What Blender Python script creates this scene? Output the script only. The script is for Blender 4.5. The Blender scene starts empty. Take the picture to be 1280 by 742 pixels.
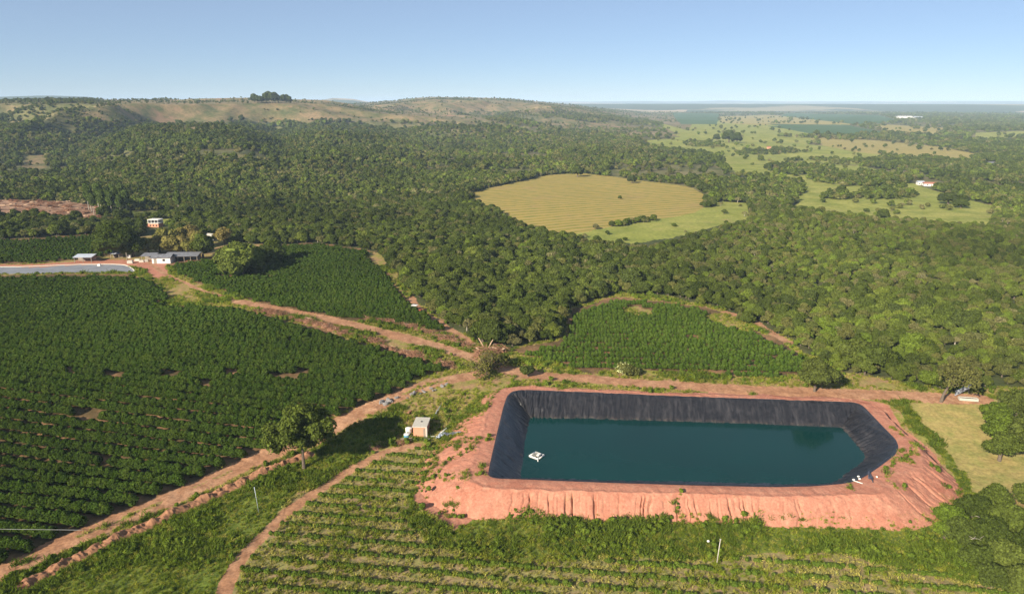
import bpy, bmesh, math, random
import numpy as np
from mathutils import Vector, Matrix, Euler
R = math.radians
rng = np.random.default_rng(7)
random.seed(7)
SC = bpy.context.scene
COL = SC.collection
# ------------------------------------------------------------------ camera
F, T, CAMZ = 900.0, R(15.17), 60.0
ct, st = math.cos(T), math.sin(T)
cd = bpy.data.cameras.new('camera'); cam = bpy.data.objects.new('camera', cd); COL.objects.link(cam)
cam.location = (0, 0, CAMZ); cam.rotation_euler = (R(90) - T, 0, 0)
cd.sensor_width = 36; cd.lens = 36 * F / 1280; cd.clip_start = .5; cd.clip_end = 90000
SC.camera = cam
# ------------------------------------------------------------------ light
SUN_EL, SUN_AZ = R(26), R(220)          # azimuth clockwise from +Y: behind the camera, to the left
W = bpy.data.worlds.new('World'); SC.world = W; W.use_nodes = True
wn = W.node_tree; bg = wn.nodes['Background']
sky = wn.nodes.new('ShaderNodeTexSky'); sky.sky_type = 'NISHITA'; sky.sun_disc = False
sky.sun_elevation = SUN_EL; sky.sun_rotation = SUN_AZ; sky.altitude = 2000
sky.air_density = .8; sky.dust_density = 0.0; sky.ozone_density = 4.5
air = wn.nodes.new('ShaderNodeMix'); air.data_type = 'RGBA'; air.inputs[0].default_value = .4; air.inputs[7].default_value = (5.2, 6.3, 7.7, 1)
wn.links.new(sky.outputs[0], air.inputs[6]); wn.links.new(air.outputs[2], bg.inputs[0]); bg.inputs[1].default_value = .055
sd = bpy.data.lights.new('sun', 'SUN'); sd.energy = 5.0; sd.angle = R(.5); sd.color = (1, .91, .76)
sun = bpy.data.objects.new('sun', sd); COL.objects.link(sun)
sv = Vector((math.sin(SUN_AZ) * math.cos(SUN_EL), math.cos(SUN_AZ) * math.cos(SUN_EL), math.sin(SUN_EL)))
sun.rotation_euler = sv.to_track_quat('Z', 'Y').to_euler()
SC.view_settings.view_transform = 'Standard'; SC.view_settings.look = 'None'
SC.view_settings.exposure = 0.95; SC.view_settings.gamma = 1
SC.render.engine = 'CYCLES'
cy = SC.cycles
cy.max_bounces = 4; cy.diffuse_bounces = 1; cy.glossy_bounces = 2; cy.transmission_bounces = 2
cy.transparent_max_bounces = 4; cy.volume_bounces = 0; cy.caustics_reflective = False; cy.caustics_refractive = False
cy.use_denoising = True; cy.denoiser = 'OPENIMAGEDENOISE'; cy.denoising_input_passes = 'RGB_ALBEDO_NORMAL'; cy.denoising_prefilter = 'NONE'; cy.use_adaptive_sampling = True; cy.adaptive_threshold = 0.005
# ------------------------------------------------------------------ maths helpers
def _h(ix, iy, s):
    n = (ix.astype(np.int64) * 374761393 + iy.astype(np.int64) * 668265263 + s * 974711) & 0x7fffffff
    n = ((n ^ (n >> 13)) * 1274126177) & 0x7fffffff
    return ((n ^ (n >> 16)) & 0xffff) / 65535.0
def vnoise(x, y, s=0):
    x = np.asarray(x, float); y = np.asarray(y, float)
    ix = np.floor(x); iy = np.floor(y); fx = x - ix; fy = y - iy
    fx = fx * fx * (3 - 2 * fx); fy = fy * fy * (3 - 2 * fy)
    a = _h(ix, iy, s); b = _h(ix + 1, iy, s); c = _h(ix, iy + 1, s); d = _h(ix + 1, iy + 1, s)
    return (a + (b - a) * fx) * (1 - fy) + (c + (d - c) * fx) * fy
def fbm(x, y, s=0, o=4):
    t = 0; a = .5; f = 1
    for k in range(o):
        t = t + a * (vnoise(x * f + 17.3 * k, y * f - 9.1 * k, s + k) * 2 - 1); a *= .5; f *= 2.03
    return t
def S(a, b, x):
    t = np.clip((x - a) / (b - a), 0, 1); return t * t * (3 - 2 * t)
def pxaz(px): return math.atan((px - 640) / F * ct)
def pxtan(px, py):
    X, Y = (px - 640) / F, (py - 371) / F
    return -(st + Y * ct) / math.hypot(X, ct - Y * st)
def proj(x, y, z):
    dz = z - CAMZ; dep = y * ct - dz * st
    dep = np.where(dep < 1e-3, 1e-3, dep)
    return 640 + F * x / dep, 371 + F * (-y * st - dz * ct) / dep, dep
# ------------------------------------------------------------------ terrain heights
LAY = []
def layer(rc, r0, pts, amp, drop=.5):
    az = [pxaz(p[0]) for p in pts]; zc = [CAMZ + rc * pxtan(p[0], p[1]) for p in pts]
    LAY.append((rc, r0, np.array(az), np.array(zc), amp, drop))
layer(1150, 480, [(-300, 212), (0, 205), (60, 196), (120, 172), (170, 159), (240, 153), (300, 158), (345, 170), (400, 163), (470, 166), (540, 176), (620, 190), (700, 215), (800, 245), (1500, 290)], 26, .85)
layer(1900, 900, [(-200, 126), (0, 125.5), (70, 123.5), (100, 124), (131, 125.5), (181, 124.5), (222, 126.4), (283, 125), (325, 124), (360, 125.5), (404, 127), (440, 133), (480, 139), (560, 144),
                  (628, 148), (700, 156), (800, 165), (850, 178), (900, 200), (950, 215), (1500, 240)], 62)
layer(3000, 1500, [(200, 150), (380, 136), (464, 130), (500, 126.6), (520, 124), (544, 122), (581, 123), (625, 124), (682, 129), (733, 135), (784, 142), (834, 150), (870, 157), (930, 170), (1400, 185)], 44)
layer(6800, 5200, [(-200, 120), (0, 121), (50, 119.5), (70, 119.6), (110, 121), (150, 126), (180, 128), (380, 128), (395, 126), (417, 122.6), (440, 123.6), (466, 128.5), (700, 130), (1400, 131)], 8)
layer(17000, 12000, [(-200, 127), (700, 127), (740, 127), (800, 126.3), (860, 126.8), (905, 125.6), (960, 126.6), (1040, 126.8), (1200, 126.2), (1500, 127)], 10)
def base(x, y):
    r = np.hypot(x, y); az = np.arctan2(x, y)
    h = -3 + 3 * S(112, 150, y)
    h = h + fbm(x / 90, y / 90, 3, 3) * 1.6 * S(170, 360, r) + fbm(x / 380 + 3, y / 380, 11, 4) * 9 * S(380, 900, r)
    h = h + fbm(x / 2600, y / 2600 + 5, 15, 3) * 26 * S(4200, 9000, r)
    rg = .75 - np.abs(fbm(x / 430 + .3 * fbm(x / 200, y / 200, 22, 2), y / 560 + 2, 21, 4)) * 2.6
    for rc, r0, A, Z, amp, drop in LAY:
        zc = np.interp(az, A, Z)
        p = S(r0, rc, r); q = 1 - drop * S(rc, rc * 1.6, r)
        n = rg * amp * S(r0, r0 + .35 * (rc - r0), r) * (1 - .85 * S(.78 * rc, rc, r))
        n = n * np.clip(zc / 40, 0, 1)
        z = zc * p * q + n - 12 * (1 - S(r0 * .8, r0 * 1.2, r))
        te = (zc - CAMZ) / rc; lim = CAMZ + r * te - 7 * np.clip((rc * .97 - r) / (rc * .5), 0, 1) - 2.5 * (r < rc * .97)
        e_ = lim - z; z = np.where(r > rc * 1.02, z, np.where(e_ > 4, z, np.where(e_ < -4, lim, z - (4 - e_) ** 2 / 16)))
        d = z - h; k = 3.0
        h = np.where(d > k, z, np.where(d < -k, h, h + (d + k) ** 2 / (4 * k)))
    return h
def hit_fn(px, py, fn, extra=0.0):
    px = np.atleast_1d(np.asarray(px, float)); py = np.atleast_1d(np.asarray(py, float))
    X, Y = (px - 640) / F, (py - 371) / F
    d = np.stack([X, ct - Y * st, -(st + Y * ct)], -1)
    hd = np.hypot(d[:, 0], d[:, 1]); t = 30 / hd; t9 = 42 / np.maximum(-d[:, 2], 1e-3); t = np.where(t9 * hd < 420, np.maximum(t, t9), t); prev = t.copy(); done = np.zeros(len(px), bool)
    for _ in range(480):
        x, y, z = d[:, 0] * t, d[:, 1] * t, CAMZ + d[:, 2] * t
        under = z < fn(x, y) + extra
        done |= under
        if done.all(): break
        prev = np.where(done, prev, t); t = np.where(done, t, t * 1.015)
    lo, hi = prev, t
    for _ in range(22):
        m = (lo + hi) / 2; u = CAMZ + d[:, 2] * m < fn(d[:, 0] * m, d[:, 1] * m) + extra
        hi = np.where(u, m, hi); lo = np.where(u, lo, m)
    return np.stack([d[:, 0] * hi, d[:, 1] * hi, CAMZ + d[:, 2] * hi], -1)
def flat_hit(px, py, z0):
    X, Y = (px - 640) / F, (py - 371) / F
    s = (CAMZ - z0) / (st + Y * ct); return (X * s, (ct - Y * st) * s)
# ------------------------------------------------------------------ pond rim
RIMZ, WZ = .2, -3.0
rim_px = [(612, 595), (617, 570), (625, 535), (631.5, 508), (636, 495), (642, 489.5), (652, 488), (700, 489.5), (780, 492.8), (840, 495.3), (950, 499.2), (1040, 502.4), (1068, 503.2), (1076, 506.5), (1103.8, 535.6), (1117, 549),
          (1120.7, 558), (1117, 567), (1100, 580), (1083, 591.9), (1068, 600.3), (1052, 603.4), (1009, 606.7), (960, 607.4), (860, 605.2), (758.6, 602.0), (680, 599), (640, 597.3), (622, 597)]
rim0 = np.array([flat_hit(a, b, RIMZ) for a, b in rim_px])
def resample(P, step, closed=True):
    Q = np.vstack([P, P[:1]]) if closed else P
    L = np.r_[0, np.cumsum(np.hypot(*(np.diff(Q, axis=0).T)))]
    n = max(2, int(L[-1] / step)); s = np.linspace(0, L[-1], n, endpoint=not closed)
    return np.stack([np.interp(s, L, Q[:, 0]), np.interp(s, L, Q[:, 1])], -1)
def smooth_loop(P, n):
    for _ in range(n): P = (np.roll(P, 1, 0) + 2 * P + np.roll(P, -1, 0)) / 4
    return P
RIM = smooth_loop(resample(rim0, .13), 60)
_t = np.roll(RIM, -1, 0) - np.roll(RIM, 1, 0); _t /= np.hypot(_t[:, 0], _t[:, 1])[:, None]
area = .5 * np.sum(RIM[:, 0] * np.roll(RIM[:, 1], -1) - np.roll(RIM[:, 0], -1) * RIM[:, 1])
RN = np.stack([_t[:, 1], -_t[:, 0]], -1) * (1 if area > 0 else -1)        # outward normals
RN_s = smooth_loop(RN, 200); RN_s /= np.hypot(RN_s[:, 0], RN_s[:, 1])[:, None]
def inside(poly, x, y):
    r = np.zeros(x.shape, bool); n = len(poly)
    bx0, by0 = poly.min(0); bx1, by1 = poly.max(0)
    m = (x >= bx0) & (x <= bx1) & (y >= by0) & (y <= by1)
    if not m.any(): return r
    xs, ys = x[m], y[m]; c = np.zeros(xs.shape, bool)
    for i in range(n):
        x1, y1 = poly[i]; x2, y2 = poly[i - 1]
        if y1 == y2: continue
        c ^= ((y1 > ys) != (y2 > ys)) & (xs < (x2 - x1) * (ys - y1) / (y2 - y1) + x1)
    r[m] = c; return r
RIMC = RIM[::12]; RNC = RN_s[::12]
def rim_dist(x, y):
    """signed distance to the pond rim (outside positive) and the index of the nearest rim point"""
    d = np.full(x.shape, 1e3); k = np.zeros(x.shape, int)
    m = (x > -45) & (x < 125) & (y > 70) & (y < 185)
    if m.any():
        xs, ys = x[m], y[m]; best = np.full(xs.shape, 1e9); bi = np.zeros(xs.shape, int)
        for i, (a, b) in enumerate(RIMC):
            q = (xs - a) ** 2 + (ys - b) ** 2; u = q < best; best[u] = q[u]; bi[u] = i
        dd = np.sqrt(best); dd[inside(RIMC, xs, ys)] *= -1; d[m] = dd; k[m] = bi
    return d, k
def crest_slope(n):
    nx, ny = n[..., 0], n[..., 1]
    front = np.clip(-ny, 0, 1) ** 2; left = np.clip(-nx, 0, 1) ** 2; right = np.clip(nx, 0, 1) ** 2; back = np.clip(ny, 0, 1) ** 2
    cw = 3.1 * front + 3.5 * left + 3.0 * right + 1.3 * back
    sl = 1.0 * front + .33 * left + 1.5 * right + .25 * back
    fr = np.clip(nx, 0, 1) * np.clip(-ny, 0, 1) * 2
    sl = sl * (1 - .85 * fr) + .32 * .85 * fr; cw = cw + 1.5 * fr
    return cw, sl
def ground(x, y):
    x = np.asarray(x, float); y = np.asarray(y, float)
    h = base(x, y); d, k = rim_dist(x, y)
    cw, sl = crest_slope(RNC[k])
    e = RIMZ - np.clip(d - cw, 0, 99) * sl
    return np.where(d < 0, -9, np.where(d < 60, np.maximum(h, e), h))
def hit(px, py): return hit_fn(px, py, ground)
def P(px, py):
    v = hit([px], [py])[0]; return Vector((float(v[0]), float(v[1]), float(v[2])))
def gz(x, y): return float(ground(np.array([x]), np.array([y]))[0])
# ------------------------------------------------------------------ land cover (outlines of the land parcels, traced on the ground)
Z = dict(ground=0, verge_grass=1, pasture=2, dry_grassland=3, crop_soil=4, mown_field=5, red_soil=6, dirt_road=7, paved_yard=8, grass=9, planting_plot=10, cleared_land=11, far_crops=12, plain=13, dark_crops=14, scrubland=15, dry_meadow=16)
A = np.array
POLY = [
 ('verge_grass', A([(-400, 900), (-400, 302), (26, 298), (118, 292), (160, 298), (200, 292), (240, 300), (300, 304), (380, 306), (470, 316), (492, 335), (520, 375), (560, 408), (590, 425), (640, 436), (705, 420), (715, 385), (770, 366), (840, 370), (900, 386), (960, 413), (1010, 438), (1060, 466), (1120, 474), (1180, 486), (1700, 486), (1700, 900)])),
 ('pasture', A([(825, 153), (900, 150), (1000, 156), (1080, 163), (1060, 172), (1000, 176), (940, 172), (880, 172), (845, 172), (833, 163)])),
 ('pasture', A([(800, 176), (860, 172), (960, 176), (1040, 183), (1110, 192), (1080, 200), (980, 196), (900, 190), (850, 184)])),
 ('pasture', A([(900, 196), (960, 197), (1010, 203), (1085, 208), (1115, 219), (1150, 232), (1195, 246), (1242, 257), (1233, 276), (1150, 268), (1060, 263), (985, 250), (1010, 236), (1000, 222), (950, 214), (910, 206)])),
 ('pasture', A([(716, 292), (760, 280), (800, 272), (862, 258), (905, 252), (937, 254), (938, 267), (890, 279), (840, 294), (790, 302), (745, 300)])),
 ('mown_field', A([(578, 243), (640, 228), (686, 218.5), (728, 216), (787, 223.5), (850, 232), (864, 235), (884, 246), (868, 258), (840, 265), (800, 269), (767, 277), (723, 288), (686, 286), (645, 271), (612, 255)])),
 ('dry_grassland', A([(98, 142), (131, 124), (128, 118), (420, 118), (470, 130), (600, 146), (625, 151), (560, 152), (480, 149), (425, 147), (380, 150), (340, 150), (300, 144), (275, 152), (240, 158), (205, 155), (170, 148), (130, 147)])),
 ('dry_grassland', A([(380, 116), (880, 116), (860, 160), (800, 146), (730, 140), (680, 137), (640, 139), (600, 136), (560, 142), (500, 142), (440, 137)])),
 ('scrubland', A([(215, 188), (275, 181), (330, 190), (300, 204), (250, 203)])), ('dry_grassland', A([(26, 195), (50, 193), (55, 203), (26, 208)])),
 ('dry_grassland', A([(660, 150), (700, 148), (760, 156), (830, 160), (850, 168), (760, 166), (690, 160)])),
 ('dry_meadow', A([(1012, 169), (1100, 176), (1180, 184), (1220, 193), (1214, 197), (1150, 193), (1080, 186), (1030, 178)])),
 ('dry_meadow', A([(900, 146), (960, 144), (1060, 150), (1075, 153), (1010, 155), (930, 153), (900, 151)])),
 ('dry_meadow', A([(1095, 155), (1180, 160), (1175, 168), (1110, 163)])),
 ('dark_crops', A([(840, 141), (900, 142), (897, 153), (850, 153)])), ('dark_crops', A([(980, 141.5), (1100, 144), (1120, 150), (1080, 154), (1010, 147), (975, 144)])),
 ('dark_crops', A([(960, 155), (1060, 156), (1110, 166), (1060, 168), (1000, 162)])), ('pasture', A([(1216, 166), (1300, 163), (1300, 168), (1216, 170)])),
 ('cleared_land', A([(-300, 250), (26, 250), (80, 252), (120, 258), (134, 266), (100, 268), (26, 262), (-300, 262)])),
 ('pasture', A([(150, 264), (190, 263), (236, 267), (230, 271), (170, 271)])),
 ('crop_soil', A([(-300, 302), (26, 298), (118, 292), (160, 298), (140, 318), (118, 324), (26, 329), (-300, 334)])),
 ('crop_soil', A([(330, 306), (400, 304), (470, 314), (440, 318), (350, 316)])),
 ('red_soil', A([(-300, 331), (26, 330), (118, 325), (200, 324), (245, 326), (245, 332), (205, 333), (215, 345), (196, 348), (180, 338), (165, 333), (26, 334), (-300, 336)])),
 ('crop_soil', A([(-400, 760), (-400, 348), (26, 344), (168, 343), (190, 352), (212, 368), (207, 376), (190, 380), (250, 382), (300, 385), (330, 393), (400, 412), (460, 428), (500, 440), (552, 455), (556, 464), (520, 474), (500, 486), (470, 498), (430, 518), (400, 530), (340, 562), (250, 598), (130, 655), (60, 684), (26, 696), (-100, 750)])),
 ('crop_soil', A([(206, 330), (260, 323), (340, 318), (455, 316), (480, 340), (505, 372), (560, 408), (575, 420), (540, 414), (490, 404), (420, 398), (360, 387), (290, 368), (240, 350)])),
 ('crop_soil', A([(640, 438), (705, 424), (718, 388), (770, 371), (835, 376), (880, 384), (900, 392), (950, 416), (1000, 440), (1012, 466), (985, 472), (880, 470), (800, 463), (740, 464), (690, 456)])),
 ('verge_grass', A([(775, 386), (800, 384), (825, 390), (815, 397), (780, 395)])), ('verge_grass', A([(878, 394), (915, 392), (942, 412), (930, 416), (905, 410), (885, 403)])), ('verge_grass', A([(858, 424), (880, 424), (882, 429), (860, 429)])),
 ('red_soil', A([(640, 478), (700, 483), (1070, 498), (1100, 502), (1160, 560), (1186, 605), (1184, 628), (1160, 640), (1120, 654), (1060, 648), (980, 646), (800, 644), (650, 640), (600, 650), (560, 662), (540, 650), (512, 630), (540, 585), (575, 545), (572, 515), (600, 490)])),
 ('grass', A([(-300, 900), (-60, 742), (60, 700), (160, 662), (260, 620), (340, 580), (420, 548), (470, 524), (500, 505), (516, 508), (500, 535), (470, 560), (425, 588), (370, 625), (300, 690), (270, 742), (200, 900)])),
 ('grass', A([(545, 548), (560, 560), (530, 610), (520, 640), (560, 668), (620, 634), (690, 642), (850, 648), (960, 651), (1040, 640), (1120, 656), (1175, 640), (1195, 610), (1175, 575), (1120, 512), (1095, 500), (1125, 500), (1160, 530), (1215, 590), (1230, 640), (1260, 640), (1400, 700), (1400, 900), (1180, 720), (1000, 694), (780, 700), (560, 688), (520, 670), (500, 650), (525, 590)])),
 ('grass', A([(560, 520), (600, 490), (650, 470), (640, 482), (600, 510), (570, 540), (555, 560), (548, 545)])),
 ('planting_plot', A([(505, 560), (548, 560), (530, 605), (498, 650), (520, 672), (560, 689), (780, 701), (1000, 695), (1180, 718), (1500, 760), (1500, 1200), (150, 1200), (275, 742), (300, 698), (370, 628), (430, 590)])),
 ('dry_meadow', A([(1130, 503), (1230, 498), (1300, 500), (1300, 610), (1215, 616), (1195, 585), (1160, 540)])),
 ('paved_yard', A([(-300, 334.5), (35, 333.5), (100, 331), (155, 331), (164, 334), (170, 341), (26, 342.5), (-300, 345)])),
]
GAPS = [A([(40, 518), (165, 515), (168, 524), (120, 528), (50, 527)]), A([(130, 472), (330, 461), (332, 466), (150, 480)]), A([(240, 481), (275, 478), (276, 484), (240, 486)]), A([(330, 468), (390, 454), (385, 482), (340, 482)]),
        A([(395, 425), (420, 426), (418, 431), (395, 430)]), A([(790, 385), (815, 388), (812, 396), (785, 394)]), A([(880, 394), (915, 394), (935, 410), (900, 410)]), A([(70, 612), (92, 612), (92, 617), (70, 616)]), A([(100, 580), (150, 581), (150, 584), (100, 583)]), A([(26, 462), (100, 466), (100, 470), (26, 468)]),
        A([(270, 342), (350, 342), (352, 350), (270, 350)])]
GAPS = [g_.mean(0) + (g_ - g_.mean(0)) * A([1.0, .38]) for g_ in GAPS]
ROADS = [([(183, 325), (205, 342), (250, 362), (300, 378)], 1.7), ([(300, 377), (350, 387), (400, 397), (450, 408), (500, 420), (550, 434), (590, 446), (625, 459), (655, 467), (700, 471), (780, 477), (860, 482), (950, 488), (1040, 491), (1120, 494), (1180, 497), (1225, 498)], 4.9),
         ([(600, 468), (560, 474), (528, 482), (480, 502), (440, 520), (400, 540), (330, 570), (250, 606), (180, 636), (110, 665), (40, 697), (-60, 742), (-200, 800)], 4.6),
         ([(520, 556), (480, 566), (440, 586), (400, 610), (360, 640), (320, 678), (300, 700), (280, 735), (262, 790)], 2.2),
         ([(515, 372), (524, 390), (548, 402), (590, 430)], 2.4), ([(905, 390), (935, 396), (955, 410), (985, 428)], 2.6)]
def road_world(pts):
    a = A(pts, float); L = np.r_[0, np.cumsum(np.hypot(*(np.diff(a, axis=0).T)))]
    s = np.linspace(0, L[-1], int(L[-1] / 6) + 2)
    w = hit(np.interp(s, L, a[:, 0]), np.interp(s, L, a[:, 1]))[:, :2]
    for _ in range(2): w[1:-1] = (w[:-2] + 2 * w[1:-1] + w[2:]) / 4
    return w
ROADW = [(road_world(p), w) for p, w in ROADS]
def seg_dist(W_, x, y):
    d = np.full(x.shape, 1e9)
    bx0, by0 = W_.min(0) - 12; bx1, by1 = W_.max(0) + 12
    m = (x > bx0) & (x < bx1) & (y > by0) & (y < by1)
    if not m.any(): return d
    xs, ys = x[m], y[m]; b = np.full(xs.shape, 1e9)
    for i in range(len(W_) - 1):
        ax, ay = W_[i]; vx, vy = W_[i + 1] - W_[i]; l2 = vx * vx + vy * vy + 1e-9
        t = np.clip(((xs - ax) * vx + (ys - ay) * vy) / l2, 0, 1)
        b = np.minimum(b, (xs - ax - t * vx) ** 2 + (ys - ay - t * vy) ** 2)
    d[m] = np.sqrt(b); return d
def zone(x, y, z=None, jit=1.0):
    if z is None: z = ground(x, y)
    px, py, dep = proj(x, y, z); r = np.hypot(x, y)
    j = F / dep * jit
    sc = np.maximum(1, r / 350)
    jx = fbm(x / (9 * sc), y / (9 * sc), 41, 4) * 3.2 * sc; jy = fbm(x / (9 * sc) + 50, y / (9 * sc), 47, 4) * 3.2 * sc
    qx = px + jx * j; qy = py + jy * j * (CAMZ / np.hypot(r, CAMZ))
    o = np.where(r > 4300, 13, 0)
    hl = (r > 620) & (px < 900) & (fbm(x / 210, y / 210, 55, 4) - .35 * S(700, 1500, r) + .3 * S(500, 800, px) < .12)
    o[(o == 0) & (r > 520) & ((px > 760) | hl)] = 15
    vis = (dep > 20)
    _a, qy2, _b = proj(x, y, z + 5 * S(250, 500, r)); qy2 = qy2 + qy - py
    for nm, pg in POLY:
        m = inside(pg, qx, qy) & vis
        if nm in OPEN: m |= inside(pg, qx, qy2) & vis & (r > 300)
        if nm == 'pasture': m &= fbm(x / (40 * sc) + 9, y / (40 * sc), 5, 3) < .62
        o[m & (r < 4300)] = Z[nm]
    xx = x + jx * .22; yy = y + jy * .22
    o[(seg_dist(SPOIL, x, y) < 1.2)] = 6
    for w, wd in ROADW:
        s_ = seg_dist(w, xx, yy); o[s_ < wd / 2] = 7
        if 3 < wd < 4.8: o[(s_ < .5) & (fbm(x / 5, y / 5, 57, 3) > (.02 if 4 < wd < 4.8 else .2))] = 1
    o[(r <= 20)] = 1
    return o
OPEN = ('pasture', 'dry_meadow', 'mown_field', 'dry_grassland', 'dark_crops', 'cleared_land')
SPOIL = road_world([(30, 733), (75, 708), (150, 672), (250, 627), (330, 590), (385, 568)])
# ------------------------------------------------------------------ mesh helpers
def mesh_np(name, V, T=None, Q=None, mats=(), smooth=False, mi=None):
    V = np.ascontiguousarray(V, np.float32); fs = []; sizes = []
    if T is not None and len(T): fs.append(np.asarray(T).ravel()); sizes.append(np.full(len(T), 3))
    if Q is not None and len(Q): fs.append(np.asarray(Q).ravel()); sizes.append(np.full(len(Q), 4))
    lv = np.concatenate(fs).astype(np.int32); sz = np.concatenate(sizes).astype(np.int32)
    me = bpy.data.meshes.new(name); me.vertices.add(len(V)); me.vertices.foreach_set('co', V.ravel())
    me.loops.add(len(lv)); me.loops.foreach_set('vertex_index', lv)
    me.polygons.add(len(sz)); me.polygons.foreach_set('loop_start', np.r_[0, np.cumsum(sz)[:-1]].astype(np.int32))
    me.polygons.foreach_set('use_smooth', np.full(len(sz), smooth))
    for m in mats: me.materials.append(m)
    if mi is not None: me.polygons.foreach_set('material_index', np.asarray(mi, np.int32))
    me.update(calc_edges=True); return me
class MB:
    """collects shapes for ONE mesh"""
    def __init__(s): s.v = []; s.t = []; s.q = []; s.n = 0
    def add(s, V, T=None, Q=None):
        V = np.asarray(V, float)
        if T is not None and len(T): s.t.append(np.asarray(T) + s.n)
        if Q is not None and len(Q): s.q.append(np.asarray(Q) + s.n)
        s.v.append(V); s.n += len(V); return s
    def box(s, c, d, rz=0, M_=None, taper=1):
        hx, hy, hz = d[0] / 2, d[1] / 2, d[2] / 2
        V = A([(a * hx * (taper if k > 0 else 1), b * hy * (taper if k > 0 else 1), k * hz) for k in (-1, 1) for a, b in ((-1, -1), (1, -1), (1, 1), (-1, 1))])
        if M_ is not None: V = V @ A(M_).T
        c_, s_ = math.cos(rz), math.sin(rz)
        V = np.stack([V[:, 0] * c_ - V[:, 1] * s_, V[:, 0] * s_ + V[:, 1] * c_, V[:, 2]], -1) + A(c)
        return s.add(V, Q=[(0, 3, 2, 1), (4, 5, 6, 7), (0, 1, 5, 4), (1, 2, 6, 5), (2, 3, 7, 6), (3, 0, 4, 7)])
    def tube(s, pts, rad, n=6, cap=True):
        pts = A(pts, float); k = len(pts); rad = np.broadcast_to(rad, (k,)).astype(float)
        tg = np.gradient(pts, axis=0); tg /= np.linalg.norm(tg, axis=1)[:, None] + 1e-9
        up = A([0, 0, 1.]) if abs(tg[0, 2]) < .9 else A([1., 0, 0])
        V = []
        for i in range(k):
            a = np.cross(tg[i], up); a /= np.linalg.norm(a) + 1e-9; b = np.cross(a, tg[i])
            th = np.arange(n) * 2 * math.pi / n
            V.append(pts[i] + rad[i] * (np.cos(th)[:, None] * a + np.sin(th)[:, None] * b))
        V = np.vstack(V); Q = [(i * n + j, i * n + (j + 1) % n, (i + 1) * n + (j + 1) % n, (i + 1) * n + j) for i in range(k - 1) for j in range(n)]
        T_ = []
        if cap:
            V = np.vstack([V, pts[0], pts[-1]])
            T_ = [(k * n, (j + 1) % n, j) for j in range(n)] + [(k * n + 1, (k - 1) * n + j, (k - 1) * n + (j + 1) % n) for j in range(n)]
        return s.add(V, T_, Q)
    def build(s, name, mat, parent=None, smooth=False, loc=None, rz=0):
        V = np.vstack(s.v); me = mesh_np(name, V, np.vstack(s.t) if s.t else None, np.vstack(s.q) if s.q else None, [mat], smooth)
        o = bpy.data.objects.new(name, me); COL.objects.link(o)
        if parent: o.parent = parent
        if loc is not None: o.location = loc; o.rotation_euler = (0, 0, rz)
        return o
def tag(o, label=None, cat=None, group=None, kind=None):
    if label: o['label'] = label
    if cat: o['category'] = cat
    if group: o['group'] = group
    if kind: o['kind'] = kind
    return o
def empty(name, loc, rz, label, cat, group=None):
    o = bpy.data.objects.new(name, None); COL.objects.link(o); o.empty_display_size = .3
    o.location = loc; o.rotation_euler = (0, 0, rz); return tag(o, label, cat, group)
def copy_tree(o, parent=None):
    c = o.copy(); COL.objects.link(c); c.parent = parent
    for ch in list(KIDS.get(o.name, [])): copy_tree(ch, c)
    return c
KIDS = {}
def kids(o, *ch):
    KIDS[o.name] = list(ch); return o
def _ico(sub):
    bm = bmesh.new(); bmesh.ops.create_icosphere(bm, subdivisions=sub, radius=1)
    V = A([v.co[:] for v in bm.verts]); T_ = A([[v.index for v in f.verts] for f in bm.faces]); bm.free(); return V, T_
ICO = {k: _ico(k) for k in (1, 2, 3)}
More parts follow.
